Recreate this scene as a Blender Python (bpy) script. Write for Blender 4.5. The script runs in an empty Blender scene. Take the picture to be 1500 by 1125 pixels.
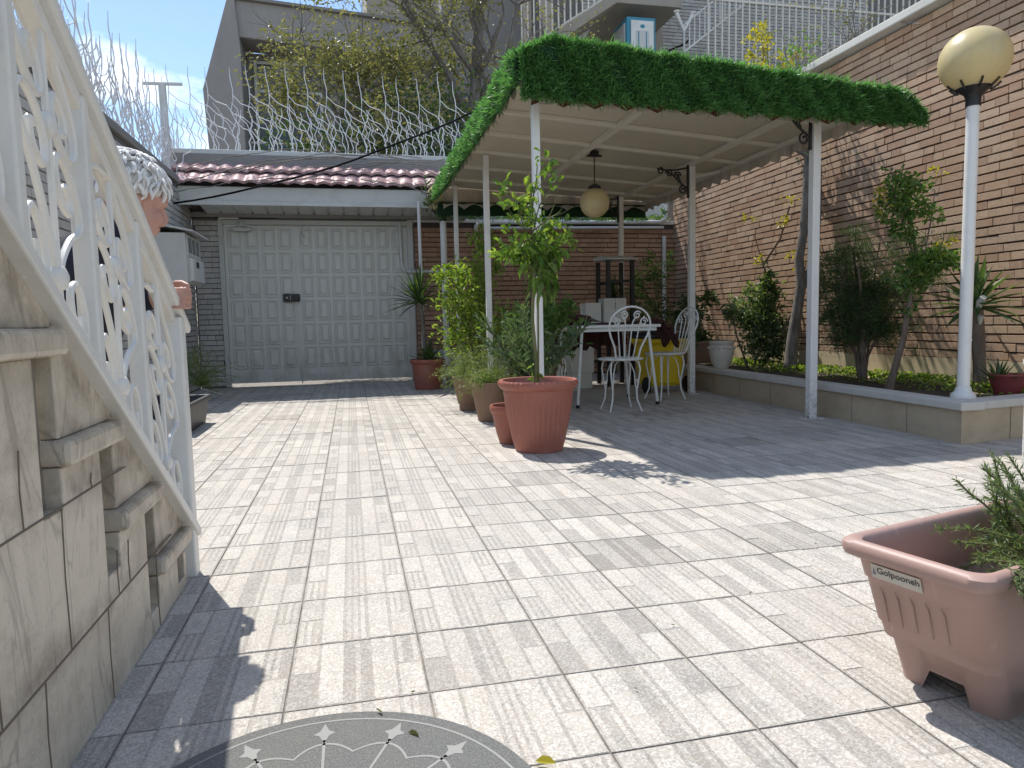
import bpy, math, random
import numpy as np
from mathutils import Vector, Matrix

# ------------------------------------------------------------------ camera, sky, sun, exposure
S = bpy.context.scene
C = S.collection
rad = math.radians
CAM_YAW, CAM_PITCH, CAM_ROLL, CAM_H = 0.2212, 0.0882, -0.0214, 0.790
cy_, sy_ = math.cos(CAM_YAW), math.sin(CAM_YAW)
fw = Vector((sy_ * math.cos(CAM_PITCH), cy_ * math.cos(CAM_PITCH), -math.sin(CAM_PITCH)))
r0 = Vector((cy_, -sy_, 0)); u0 = r0.cross(fw)
rt = r0 * math.cos(CAM_ROLL) + u0 * math.sin(CAM_ROLL)
up = -r0 * math.sin(CAM_ROLL) + u0 * math.cos(CAM_ROLL)
cd = bpy.data.cameras.new('camera'); cam = bpy.data.objects.new('camera', cd); C.objects.link(cam)
cam.matrix_world = Matrix(((rt.x, up.x, -fw.x, 0), (rt.y, up.y, -fw.y, 0), (rt.z, up.z, -fw.z, CAM_H), (0, 0, 0, 1)))
cd.sensor_width = 36; cd.lens = 1037.6 / 1500 * 36; cd.clip_start = 0.02; cd.clip_end = 2000
S.camera = cam

SUN_T = Vector((0.228, -0.54, -1.0)).normalized()          # the way the sunlight travels
sd = bpy.data.lights.new('sun', 'SUN'); sun = bpy.data.objects.new('sun', sd); C.objects.link(sun)
sd.energy = 4.3; sd.angle = rad(0.5); sd.color = (1.0, 0.965, 0.91)
sun.rotation_euler = SUN_T.to_track_quat('-Z', 'Y').to_euler(); sun.location = (-3, 8, 15)

W = bpy.data.worlds.new('World'); S.world = W; W.use_nodes = True
nt = W.node_tree; nt.nodes.clear()
sky = nt.nodes.new('ShaderNodeTexSky'); sky.sky_type = 'NISHITA'; sky.sun_disc = False
sky.sun_elevation = math.asin(-SUN_T.z); sky.sun_rotation = rad(335)
sky.air_density = 1.0; sky.dust_density = 0.2; sky.ozone_density = 2.0
tc = nt.nodes.new('ShaderNodeTexCoord')
mp = nt.nodes.new('ShaderNodeMapping'); mp.inputs['Scale'].default_value = (2.6, 2.6, 6.0); mp.inputs['Location'].default_value = (0.35, 0.2, 0.1)
nz = nt.nodes.new('ShaderNodeTexNoise'); nz.inputs['Scale'].default_value = 1.5; nz.inputs['Detail'].default_value = 9; nz.inputs['Roughness'].default_value = 0.6
cr = nt.nodes.new('ShaderNodeValToRGB'); cr.color_ramp.elements[0].position = 0.50; cr.color_ramp.elements[1].position = 0.64
mx = nt.nodes.new('ShaderNodeMix'); mx.data_type = 'RGBA'
mx.inputs['B'].default_value = (7.5, 7.8, 8.2, 1)
bg = nt.nodes.new('ShaderNodeBackground'); bg.inputs['Strength'].default_value = 0.15
wo = nt.nodes.new('ShaderNodeOutputWorld')
L_ = nt.links.new
L_(tc.outputs['Generated'], mp.inputs['Vector']); L_(mp.outputs['Vector'], nz.inputs['Vector'])
L_(nz.outputs['Fac'], cr.inputs['Fac']); L_(cr.outputs['Color'], mx.inputs['Factor'])
L_(sky.outputs['Color'], mx.inputs['A']); L_(mx.outputs['Result'], bg.inputs['Color']); L_(bg.outputs['Background'], wo.inputs['Surface'])

S.view_settings.view_transform = 'Standard'; S.view_settings.look = 'None'
S.view_settings.gamma = 1; S.view_settings.use_curve_mapping = False
S.view_settings.exposure = 0.40

# ------------------------------------------------------------------ helpers
R = random.Random(11)
N = np.random.default_rng(4)
U = R.uniform
PI = math.pi

class MB:
    def __init__(s): s.v = []; s.f = []; s.tint = None
    def add(s, vs, fs):
        o = len(s.v); s.v.extend([tuple(map(float, p)) for p in vs]); s.f.extend([tuple(i + o for i in f) for f in fs]); return s
    def box(s, a, b):
        x0, y0, z0 = a; x1, y1, z1 = b
        return s.add([(x0,y0,z0),(x1,y0,z0),(x1,y1,z0),(x0,y1,z0),(x0,y0,z1),(x1,y0,z1),(x1,y1,z1),(x0,y1,z1)],
                     [(0,3,2,1),(4,5,6,7),(0,1,5,4),(1,2,6,5),(2,3,7,6),(3,0,4,7)])
    def bar(s, p, q, w, h, upv=(0, 0, 1)):            # box along p-q: w sideways, h along up
        p = Vector(p); q = Vector(q); d = (q - p).normalized(); upv = Vector(upv)
        if abs(d.dot(upv)) > .98: upv = Vector((0, 1, 0))
        sd_ = d.cross(upv).normalized() * (w / 2); uu = sd_.cross(d).normalized() * (h / 2)
        c = [sd_ * a + uu * b for a, b in ((-1,-1),(1,-1),(1,1),(-1,1))]
        return s.add([p + k for k in c] + [q + k for k in c], [(0,1,2,3),(7,6,5,4),(0,4,5,1),(1,5,6,2),(2,6,7,3),(3,7,4,0)])
    def tube(s, pts, r, n=8, closed=False):
        pts = [Vector(p) for p in pts]; m = len(pts)
        rr = r if hasattr(r, '__len__') else [r] * m
        T = []
        for i in range(m):
            a = pts[i - 1] if (i > 0 or closed) else pts[i]; b = pts[(i + 1) % m] if (i < m - 1 or closed) else pts[i]
            d = (b - a); T.append(d.normalized() if d.length > 1e-9 else Vector((0, 0, 1)))
        ref = Vector((0, 0, 1)) if abs(T[0].z) < .9 else Vector((1, 0, 0))
        nv = (ref - T[0] * ref.dot(T[0])).normalized(); vs = []
        for i in range(m):
            nv = nv - T[i] * nv.dot(T[i])
            if nv.length < 1e-6: nv = T[i].orthogonal()
            nv.normalize(); bv = T[i].cross(nv)
            for k in range(n):
                a = 2 * PI * k / n; vs.append(pts[i] + (nv * math.cos(a) + bv * math.sin(a)) * rr[i])
        fs = []
        for i in range(m if closed else m - 1):
            j = (i + 1) % m
            for k in range(n): fs.append((i*n+k, i*n+(k+1) % n, j*n+(k+1) % n, j*n+k))
        if not closed:
            fs.append(tuple(reversed(range(n)))); fs.append(tuple((m-1)*n+k for k in range(n)))
        return s.add(vs, fs)
    def lathe(s, prof, c=(0, 0, 0), n=48, mod=None):   # prof: (r, z) from outside bottom to inside bottom
        vs = []; m = len(prof)
        for i, (r, z) in enumerate(prof):
            for k in range(n):
                a = 2 * PI * k / n; q = r * (mod(a, z, i) if mod else 1)
                vs.append((c[0] + q*math.cos(a), c[1] + q*math.sin(a), c[2] + z))
        fs = [(i*n+k, i*n+(k+1) % n, (i+1)*n+(k+1) % n, (i+1)*n+k) for i in range(m-1) for k in range(n)]
        fs.append(tuple(reversed(range(n)))); fs.append(tuple((m-1)*n+k for k in range(n)))
        return s.add(vs, fs)
    def ball(s, c, r, n=24, m=14, fn=None):
        rx, ry, rz = r if hasattr(r, '__len__') else (r, r, r); vs = []
        for i in range(m + 1):
            t = PI * i / m
            for k in range(n):
                a = 2*PI*k/n; p = Vector((math.sin(t)*math.cos(a), math.sin(t)*math.sin(a), math.cos(t)))
                q = fn(p) if fn else 1
                vs.append((c[0]+rx*p.x*q, c[1]+ry*p.y*q, c[2]+rz*p.z*q))
        fs = []
        for i in range(m):
            for k in range(n):
                a, b, c2, d = i*n+k, (i+1)*n+k, (i+1)*n+(k+1) % n, i*n+(k+1) % n
                fs.append((a, b, c2) if i == 0 else (a, b, d) if i == m-1 else (a, b, c2, d))
        return s.add(vs, fs)
    def prism(s, poly, a, b, axis='x'):                # polygon in the two other axes, pushed from a to b
        m = len(poly)
        P = lambda u, v, w: (w, u, v) if axis == 'x' else (u, w, v) if axis == 'y' else (u, v, w)
        vs = [P(u, v, a) for u, v in poly] + [P(u, v, b) for u, v in poly]
        return s.add(vs, [tuple(range(m)), tuple(reversed(range(m, 2*m)))] + [(i, i+m, (i+1) % m + m, (i+1) % m) for i in range(m)])
    def arr(s, V, F):                                  # numpy blocks
        o = len(s.v); s.v.extend(map(tuple, V.tolist())); s.f.extend(map(tuple, (F + o).tolist())); return s

def wloc(o):
    p = Vector((0, 0, 0))
    while o is not None: p += o.location; o = o.parent
    return p

def mesh_obj(name, mb, mat, parent=None, smooth=False, bevel=0, label=None, origin=None):
    off = wloc(parent) if parent else Vector(origin or (0, 0, 0))
    V = np.array(mb.v, float).reshape(-1, 3) - np.array(off)
    me = bpy.data.meshes.new(name); me.from_pydata(V.tolist(), [], mb.f); me.update()
    if mb.tint is not None:
        at = me.color_attributes.new('tint', 'FLOAT_COLOR', 'POINT')
        t = np.ones((len(V), 4)); t[:, :3] = np.array(mb.tint).reshape(-1, 1); at.data.foreach_set('color', t.ravel())
    if smooth:
        me.polygons.foreach_set('use_smooth', [True] * len(me.polygons)); me.set_sharp_from_angle(angle=rad(40))
    me.materials.append(mat)
    o = bpy.data.objects.new(name, me); C.objects.link(o)
    if parent: o.parent = parent
    else: o.location = off
    if bevel:
        b = o.modifiers.new('bevel', 'BEVEL'); b.width = bevel; b.segments = 2; b.limit_method = 'ANGLE'; b.angle_limit = rad(50)
    if label: o['label'] = label
    return o

def tag(o, label, cat, group=None):
    o['label'] = label; o['category'] = cat
    if group: o['group'] = group
    return o
def thing(name, label, cat, loc=(0, 0, 0), group=None):
    o = bpy.data.objects.new(name, None); C.objects.link(o); o.location = loc; o.empty_display_size = .1
    return tag(o, label, cat, group)
def struct(name, mb, mat, kind='structure', **k):
    o = mesh_obj(name, mb, mat, **k); o['kind'] = kind; return o
def copy_tree(o, parent=None):
    c = o.copy(); C.objects.link(c)
    if parent: c.parent = parent
    for ch in list(o.children): copy_tree(ch, c)
    return c
def place(o, loc, rz=0): o.location = loc; o.rotation_euler = (0, 0, rz); return o

# ------------------------------------------------------------------ materials
def col(c): return (c[0], c[1], c[2], 1)
class Mat:
    def __init__(s, name, base, rough=.6, metal=0, spec=.5):
        s.m = bpy.data.materials.new(name); s.m.use_nodes = True; s.t = s.m.node_tree
        s.b = s.t.nodes['Principled BSDF']; s.o = s.t.nodes['Material Output']
        s.b.inputs['Base Color'].default_value = col(base); s.b.inputs['Roughness'].default_value = rough
        s.b.inputs['Metallic'].default_value = metal; s.b.inputs['Specular IOR Level'].default_value = spec
        s.cur = None; s.base = base; s.h = None
    def n(s, k): return s.t.nodes.new('ShaderNode' + k)
    def l(s, a, b): s.t.links.new(a, b)
    def coord(s, scale=(1, 1, 1), world=True):
        g = s.n('NewGeometry') if world else s.n('TexCoord'); m = s.n('Mapping'); m.inputs['Scale'].default_value = scale
        s.l(g.outputs['Position'] if world else g.outputs['Object'], m.inputs['Vector']); return m.outputs['Vector']
    def noise(s, scale, detail=6, rough=.6, stretch=(1, 1, 1), dist=0, world=True):
        t = s.n('TexNoise'); t.inputs['Scale'].default_value = scale; t.inputs['Detail'].default_value = detail
        t.inputs['Roughness'].default_value = rough; t.inputs['Distortion'].default_value = dist
        s.l(s.coord(stretch, world), t.inputs['Vector']); return t.outputs['Fac']
    def ramp(s, fac, a, b):
        r = s.n('MapRange'); r.inputs['From Min'].default_value = a; r.inputs['From Max'].default_value = b
        s.l(fac, r.inputs['Value']); return r.outputs['Result']
    def mix(s, fac, c2, amount=1, blend='MIX'):
        m = s.n('Mix'); m.data_type = 'RGBA'; m.blend_type = blend
        if s.cur is None: m.inputs['A'].default_value = col(s.base)
        else: s.l(s.cur, m.inputs['A'])
        if amount != 1:
            q = s.n('Math'); q.operation = 'MULTIPLY'; q.inputs[1].default_value = amount; s.l(fac, q.inputs[0]); fac = q.outputs[0]
        s.l(fac, m.inputs['Factor'])
        if isinstance(c2, tuple): m.inputs['B'].default_value = col(c2)
        else: s.l(c2, m.inputs['B'])
        s.cur = m.outputs['Result']; s.l(s.cur, s.b.inputs['Base Color']); return s
    def island(s, a, b):                               # every loose piece gets its own tone between a and b
        g = s.n('NewGeometry'); r = s.n('ValToRGB'); e = r.color_ramp.elements
        e[0].color = col(a); e[1].color = col(b); s.l(g.outputs['Random Per Island'], r.inputs['Fac'])
        s.cur = r.outputs['Color']; s.l(s.cur, s.b.inputs['Base Color']); return s
    def bump(s, fac, dist=.002, strength=.6):
        b = s.n('Bump'); b.inputs['Distance'].default_value = dist; b.inputs['Strength'].default_value = strength
        s.l(fac, b.inputs['Height'])
        if s.h is not None: s.l(s.h, b.inputs['Normal'])
        s.h = b.outputs['Normal']; s.l(s.h, s.b.inputs['Normal']); return s
    def rough(s, fac, a, b):
        r = s.n('MapRange'); r.inputs['To Min'].default_value = a; r.inputs['To Max'].default_value = b
        s.l(fac, r.inputs['Value']); s.l(r.outputs['Result'], s.b.inputs['Roughness']); return s
    def trans(s, c, amt=.4):                           # thin leaf: light shines through
        t = s.n('BsdfTranslucent'); m = s.n('MixShader'); m.inputs[0].default_value = amt
        if s.cur is not None:
            q = s.n('Mix'); q.data_type = 'RGBA'; q.blend_type = 'MULTIPLY'; q.inputs['Factor'].default_value = 1
            s.l(s.cur, q.inputs['A']); q.inputs['B'].default_value = col(c); s.l(q.outputs['Result'], t.inputs['Color'])
        else: t.inputs['Color'].default_value = col(c)
        s.l(s.b.outputs[0], m.inputs[1]); s.l(t.outputs[0], m.inputs[2]); s.l(m.outputs[0], s.o.inputs['Surface']); return s

def paint(name, c, rough=.45, dirt=(.35, .31, .25), amt=.35, metal=0, world=True):
    m = Mat(name, c, rough, metal); n1 = m.noise(5, 8, .65, world=world)
    m.mix(m.ramp(n1, .5, .8), dirt, amt); n2 = m.noise(60, 3, world=world); m.mix(m.ramp(n2, .55, .75), tuple(x * .8 for x in c), .4)
    m.bump(n2, .0006, .5); m.rough(n1, rough - .08, rough + .15); return m.m

M = {}
M['rail'] = paint('white_rail_paint', (.67, .655, .61), .36, (.46, .42, .35), .4)
M['post'] = paint('white_post_paint', (.76, .75, .71), .4, (.45, .41, .33), .3)
def mk_post():
    m = Mat('white_post_paint', (.76, .75, .71), .4); m.mix(m.ramp(m.noise(5, 8, .65), .5, .8), (.45, .41, .33), .35)
    g = m.n('NewGeometry'); x = m.n('SeparateXYZ'); m.l(g.outputs['Position'], x.inputs[0]); q = m.n('Math'); q.operation = 'MULTIPLY'
    m.l(m.ramp(x.outputs['Z'], .34, .0), q.inputs[0]); m.l(m.ramp(m.noise(30, 8, .75), .46, .62), q.inputs[1]); m.mix(q.outputs[0], (.20, .115, .06), .9)   # rust and splashed dirt at the feet
    m.mix(m.ramp(m.noise(45, 6, .75, (1, 1, .2)), .64, .74), (.40, .31, .22), .6); m.bump(m.noise(60, 3), .0008, .5); return m.m
M['post'] = mk_post()
M['whitemetal'] = paint('white_furniture_paint', (.72, .72, .68), .4, (.4, .36, .3), .35)
M['gate'] = paint('grey_gate_paint', (.60, .60, .55), .30, (.40, .38, .33), .3)
def mk_gate():
    m = Mat('grey_gate_paint', (.60, .60, .55), .32); n = m.noise(5, 8, .65); m.mix(m.ramp(n, .5, .8), (.42, .40, .35), .35)
    g = m.n('NewGeometry'); x = m.n('SeparateXYZ'); m.l(g.outputs['Position'], x.inputs[0]); q = m.n('Math'); q.operation = 'MULTIPLY'
    m.l(m.ramp(x.outputs['Z'], .75, .0), q.inputs[0]); m.l(m.ramp(m.noise(9, 9, .75, (1, 1, .4)), .42, .66), q.inputs[1]); m.mix(q.outputs[0], (.30, .26, .205), .75)   # splashed dirt low down
    m.mix(m.ramp(m.noise(26, 7, .75, (1, 1, .12)), .62, .75), (.36, .31, .25), .5); m.bump(m.noise(2.2, 3), .012, .35); m.rough(n, .24, .45); return m.m
M['gate'] = mk_gate()
M['gateframe'] = paint('grey_frame_paint', (.52, .52, .48), .42, (.32, .30, .27), .4)
M['beam'] = paint('cream_beam_paint', (.70, .66, .57), .5, (.42, .36, .27), .4)
M['black'] = paint('black_iron', (.012, .012, .013), .4, (.03, .03, .03), .3)
M['greybox'] = paint('grey_cabinet_paint', (.60, .60, .57), .45, (.3, .28, .25), .35)
M['plaster'] = paint('ochre_plaster', (.52, .42, .27), .85, (.33, .26, .17), .5)
M['whitebox'] = paint('white_laminate', (.68, .66, .60), .5, (.4, .36, .3), .3)
M['fascia'] = paint('grey_fascia', (.60, .60, .56), .5, (.3, .29, .27), .4)
M['yellow'] = paint('yellow_plastic', (.72, .52, .015), .4, (.4, .28, .05), .3)
M['rubber'] = paint('black_rubber', (.015, .015, .015), .8, (.05, .05, .05), .4)
M['brownpot'] = paint('brown_clay', (.24, .15, .10), .7, (.15, .10, .07), .5)
M['whitepot'] = paint('pale_glazed_clay', (.56, .53, .46), .5, (.28, .24, .18), .5)
M['blackpot'] = paint('black_pot_plastic', (.035, .036, .04), .45, (.10, .09, .08), .5)
M['maroon'] = paint('maroon_cloth', (.055, .018, .016), .95, (.03, .01, .01), .5)
M['navy'] = paint('navy_cloth', (.018, .020, .035), .9, (.03, .03, .045), .5)
M['teal'] = paint('teal_metal', (.05, .26, .36), .45, (.04, .15, .2), .4)
M['stonewash'] = paint('pale_render', (.56, .54, .49), .8, (.33, .31, .27), .5)
M['wire'] = paint('white_spike_paint', (.72, .72, .73), .35, (.4, .38, .36), .3)
M['darkglass'] = Mat('dark_window_glass', (.045, .055, .065), .12).m
M['cable'] = Mat('black_cable', (.010, .010, .011), .95, 0, .1).m

def mk_floor():
    m = Mat('terrazzo_paver', (.54, .515, .475), .82)
    a = m.n('Attribute'); a.attribute_name = 'tint'
    m.island((.44, .40, .348), (.50, .461, .405))
    m.mix(m.ramp(m.noise(1.1, 5), .42, .72), (.48, .41, .335), .35); m.mix(m.ramp(m.noise(2.3, 8, .72), .50, .74), (.25, .24, .225), .6); m.mix(m.ramp(m.noise(30, 7, .75), .60, .74), (.22, .20, .18), .5)
    m.mix(m.ramp(m.noise(9, 6, .7), .5, .75), (.33, .32, .30), .55)
    v = m.n('TexVoronoi'); v.inputs['Scale'].default_value = 230; m.l(m.coord(), v.inputs['Vector'])
    bw = m.n('RGBToBW'); m.l(v.outputs['Color'], bw.inputs[0])
    m.mix(m.ramp(bw.outputs[0], .62, .66), (.72, .70, .66), .38)
    m.mix(m.ramp(bw.outputs[0], .26, .22), (.25, .22, .20), .4)
    m.mix(m.ramp(m.noise(320, 3), .60, .74), (.20, .19, .18), .5)
    q = m.n('Mix'); q.data_type = 'RGBA'; q.blend_type = 'MULTIPLY'; q.inputs['Factor'].default_value = 1
    m.l(m.cur, q.inputs['A']); m.l(a.outputs['Color'], q.inputs['B']); m.cur = q.outputs['Result']; m.l(m.cur, m.b.inputs['Base Color'])
    m.bump(m.noise(240, 4), .0012, .7).bump(v.outputs['Distance'], .0008, .5); return m.m
M['floor'] = mk_floor()
def mk_ground():
    m = Mat('grit_joint', (.15, .135, .115), .95); m.mix(m.ramp(m.noise(14, 8), .4, .7), (.30, .275, .24)); m.bump(m.noise(150, 4), .003); return m.m
M['ground'] = mk_ground()
def mk_marble():
    m = Mat('cream_marble', (.60, .525, .415), .42)
    m.mix(m.ramp(m.noise(1.6, 6), .4, .68), (.52, .45, .355), .7)
    m.mix(m.ramp(m.noise(3, 8, .7, (1, 2.2, .5), 1.2), .54, .66), (.38, .33, .265), .5)
    for sc, st, ds, wd, am in ((1.5, (1, 1.5, .55), 2.2, .016, .55), (3.1, (1, 1.1, .8), 3.0, .010, .3)):
        v = m.noise(sc, 4, .55, st, ds); a = m.n('Math'); a.operation = 'SUBTRACT'; a.inputs[1].default_value = .5; m.l(v, a.inputs[0])
        b = m.n('Math'); b.operation = 'ABSOLUTE'; m.l(a.outputs[0], b.inputs[0]); m.mix(m.ramp(b.outputs[0], wd, .0), (.22, .185, .15), am)
    # rain dirt gathered along the slab joints and below the treads
    g = m.n('NewGeometry'); x = m.n('SeparateXYZ'); m.l(g.outputs['Position'], x.inputs[0]); n = m.noise(7, 8, .7)
    for z0, w0 in ((.195, .05), (.47, .07)):
        d = m.n('Math'); d.operation = 'SUBTRACT'; d.inputs[1].default_value = z0 + .02; m.l(x.outputs['Z'], d.inputs[0]); q = m.n('Math'); q.operation = 'ABSOLUTE'; m.l(d.outputs[0], q.inputs[0])
        mm = m.n('Math'); mm.operation = 'MULTIPLY'; m.l(m.ramp(q.outputs[0], w0, 0), mm.inputs[0]); m.l(m.ramp(n, .40, .66), mm.inputs[1]); m.mix(mm.outputs[0], (.155, .125, .095), .85)
    d = m.n('Math'); d.operation = 'MULTIPLY_ADD'; d.inputs[1].default_value = .707; m.l(x.outputs['Y'], d.inputs[0]); m.l(x.outputs['Z'], d.inputs[2])    # run-off dirt along the stepped edge
    for off, w0, am in ((1.79, .075, .9), (1.66, .12, .6)):
        e = m.n('Math'); e.operation = 'SUBTRACT'; e.inputs[1].default_value = off; m.l(d.outputs[0], e.inputs[0]); q = m.n('Math'); q.operation = 'ABSOLUTE'; m.l(e.outputs[0], q.inputs[0])
        mm = m.n('Math'); mm.operation = 'MULTIPLY'; m.l(m.ramp(q.outputs[0], w0, 0), mm.inputs[0]); m.l(m.ramp(m.noise(9, 9, .75, (1, 1, .5)), .38, .62), mm.inputs[1]); m.mix(mm.outputs[0], (.14, .105, .07), am)
    m.mix(m.ramp(m.noise(3.2, 10, .75, (1, .7, 1.2)), .50, .74), (.19, .15, .105), .75)
    m.mix(m.ramp(m.noise(55, 6, .7), .60, .78), (.25, .21, .16), .6)
    m.bump(m.noise(90, 5), .0010, .6); return m.m
M['marble'] = mk_marble()
def mk_stain_shade():
    m = Mat('stained_shaded_marble', (.24, .21, .17), .6); m.mix(m.ramp(m.noise(6, 9, .7), .4, .65), (.11, .09, .07), .75); m.bump(m.noise(60, 4), .001); return m.m  # darker than the marble: staining plus the recess shade put into the colour
M['stain_shade'] = mk_stain_shade()
M['grout'] = Mat('brown_grout', (.17, .13, .095), .9).m
def mk_brick(name, a, b, dirt, world=True):
    m = Mat(name, a, .85); m.island(a, b)
    m.mix(m.ramp(m.noise(3, 8, .7), .45, .75), dirt, .55); m.mix(m.ramp(m.noise(.9, 7, .7), .52, .72), tuple(x * .6 for x in a), .4); m.mix(m.ramp(m.noise(45, 6, .7), .5, .72), tuple(x * .62 for x in a), .5)
    m.mix(m.ramp(m.noise(18, 6, .7), .60, .75), (.62, .55, .48), .30)
    m.bump(m.noise(70, 5), .003, .7); return m.m
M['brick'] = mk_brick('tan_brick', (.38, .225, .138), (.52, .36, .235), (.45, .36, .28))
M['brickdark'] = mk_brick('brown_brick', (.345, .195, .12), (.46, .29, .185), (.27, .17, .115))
M['brickgrey'] = mk_brick('grey_brick', (.42, .40, .37), (.54, .52, .48), (.34, .32, .30))
M['mortar'] = Mat('dark_mortar', (.085, .065, .055), .95).m
M['mortargrey'] = Mat('grey_mortar', (.16, .15, .14), .95).m
def mk_conc(name, c, d, sx=(1, 1, .25)):
    m = Mat(name, c, .85); m.mix(m.ramp(m.noise(1.2, 8, .65, sx), .45, .72), d, .6); m.mix(m.ramp(m.noise(12, 6), .5, .75), tuple(x * .75 for x in c), .4); m.bump(m.noise(40, 5), .004); return m.m
M['concrete'] = mk_conc('streaked_concrete', (.345, .32, .295), (.235, .22, .205))
M['concretedark'] = mk_conc('grey_render', (.27, .258, .24), (.19, .18, .17))
M['beige'] = mk_conc('beige_render', (.38, .34, .28), (.28, .25, .20))
M['stone'] = mk_conc('travertine', (.50, .41, .29), (.30, .225, .14), (2, 2, 4))
M['soil'] = mk_conc('dark_soil', (.055, .040, .028), (.03, .022, .016), (1, 1, 1))
def mk_ceiling():
    m = Mat('cream_ribbed_sheet', (.60, .55, .44), .6); m.mix(m.ramp(m.noise(1.5, 7, .65), .5, .8), (.40, .31, .18), .5)
    w = m.n('TexWave'); w.wave_type = 'BANDS'; w.bands_direction = 'Y'; w.inputs['Scale'].default_value = 12; w.inputs['Distortion'].default_value = 0
    m.l(m.coord(), w.inputs['Vector']); m.mix(m.ramp(w.outputs['Fac'], .6, 1), (.44, .39, .30), .35); m.bump(w.outputs['Fac'], .004, .8); return m.m
M['ceiling'] = mk_ceiling()
def mk_fabric(name, c, d, tr):
    m = Mat(name, c, .9); m.mix(m.ramp(m.noise(2.2, 7, .7, (1, 2.5, .35)), .44, .66), d, .75); m.bump(m.noise(8, 3, .5, (1, 1, .3)), .008, .5)
    if tr: m.trans((1, .95, .85), tr)
    return m.m
M['fabric'] = mk_fabric('cream_canvas', (.62, .57, .49), (.38, .33, .26), .22)
M['redfabric'] = mk_fabric('rust_canvas', (.16, .055, .035), (.10, .035, .025), .12)
def mk_terra(name, a, b, world=False):
    m = Mat(name, a, .5); m.mix(m.ramp(m.noise(4, 7, .65), .4, .75), b, .6); m.mix(m.ramp(m.noise(25, 9, .75, (1, 1, .15)), .60, .74), tuple(min(1, x * 1.5 + .10) for x in a), .5); m.mix(m.ramp(m.noise(2.6, 9, .72), .52, .74), tuple(x * .55 + .09 for x in a), .5)
    m.bump(m.noise(90, 4), .0007, .5); return m.m
M['terra'] = mk_terra('terracotta_plastic', (.335, .115, .078), (.24, .085, .062))
M['terrapink'] = mk_terra('faded_terracotta_plastic', (.39, .255, .215), (.31, .185, .155))
M['redpot'] = mk_terra('crimson_plastic', (.24, .05, .05), (.16, .035, .035))
def mk_roof():
    m = Mat('maroon_metal_tile', (.38, .22, .22), .28, .15); m.mix(m.ramp(m.noise(9, 8, .7), .42, .70), (.60, .50, .50), .7); m.rough(m.noise(9, 5), .16, .40); return m.m  # pale pink patches put the sun glare on the tiles into the colour
M['rooftile'] = mk_roof()
M['corr'] = paint('pale_corrugated_sheet', (.62, .63, .61), .4, (.4, .38, .34), .35)
def mk_globe():
    m = Mat('yellowed_globe_glass', (.72, .60, .31), .35); m.mix(m.ramp(m.noise(7, 7, .7, (1, 1, .12)), .42, .72), (.56, .49, .33), .65); m.mix(m.ramp(m.noise(70, 4), .6, .75), (.40, .34, .22), .35)
    m.trans((1, .95, .75), .25); return m.m
M['globe'] = mk_globe()
def mk_mat():
    m = Mat('grey_doormat_pile', (.155, .155, .147), 1); m.mix(m.ramp(m.noise(300, 3), .45, .65), (.28, .28, .265), .7); m.mix(m.ramp(m.noise(8, 6), .45, .75), (.22, .21, .18), .6); m.bump(m.noise(420, 3), .004, 1); return m.m
M['mat'] = mk_mat()
M['matlight'] = Mat('pale_doormat_print', (.29, .29, .27), .95).m
def mk_bark(name, a, b):
    m = Mat(name, a, .95); m.mix(m.ramp(m.noise(26, 7, .7, (1, 1, .25)), .42, .68), b, .9); m.bump(m.noise(60, 6, .7, (1, 1, .25)), .006, .9); return m.m
M['bark'] = mk_bark('brown_bark', (.13, .095, .07), (.22, .18, .14))
M['barkgrey'] = mk_bark('grey_bark', (.13, .115, .10), (.26, .24, .215))
M['stem'] = mk_bark('green_stem', (.12, .13, .05), (.2, .2, .09))
def leafmat(name, a, b, tr=(1.6, 1.7, .7), amt=.42, rough=.45):
    m = Mat(name, a, rough); m.island(a, b); m.trans(tr, amt); return m.m
M['lf_citrus'] = leafmat('citrus_leaf', (.055, .125, .02), (.17, .25, .045))
M['lf_bright'] = leafmat('bright_leaf', (.11, .20, .03), (.30, .37, .075))
M['lf_mid'] = leafmat('mid_leaf', (.05, .13, .028), (.17, .25, .06))
M['lf_dark'] = leafmat('dark_leaf', (.025, .06, .018), (.085, .135, .04), amt=.32)
M['lf_olean'] = leafmat('oleander_leaf', (.05, .10, .05), (.15, .20, .11), amt=.3)
M['lf_fern'] = leafmat('fern_needle', (.10, .17, .035), (.24, .30, .09), amt=.35)
M['lf_rosem'] = leafmat('rosemary_needle', (.07, .12, .045), (.19, .25, .11), amt=.3)
M['lf_yucca'] = leafmat('yucca_blade', (.035, .075, .025), (.10, .155, .045), amt=.3)
M['lf_olive'] = leafmat('olive_leaf', (.11, .12, .045), (.26, .245, .10), (1.4, 1.4, .8), amt=.4)
M['lf_yellow'] = leafmat('yellow_leaf', (.25, .24, .03), (.46, .38, .05), amt=.4)
M['lf_ivy'] = leafmat('ivy_leaf', (.06, .11, .04), (.27, .32, .17), amt=.3)
M['turf'] = leafmat('plastic_turf', (.05, .14, .042), (.18, .35, .115), (1.2, 1.45, .8), .42, .42)
M['turfback'] = Mat('plastic_turf_backing', (.006, .035, .010), .9).m
def mk_skin():
    m = Mat('skin', (.46, .26, .20), .55); m.mix(m.ramp(m.noise(28, 5), .45, .7), (.40, .19, .15), .6); m.mix(m.ramp(m.noise(160, 4), .55, .75), (.33, .17, .13), .5); m.bump(m.noise(220, 4), .0008, .7); return m.m
M['skin'] = mk_skin()
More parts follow.
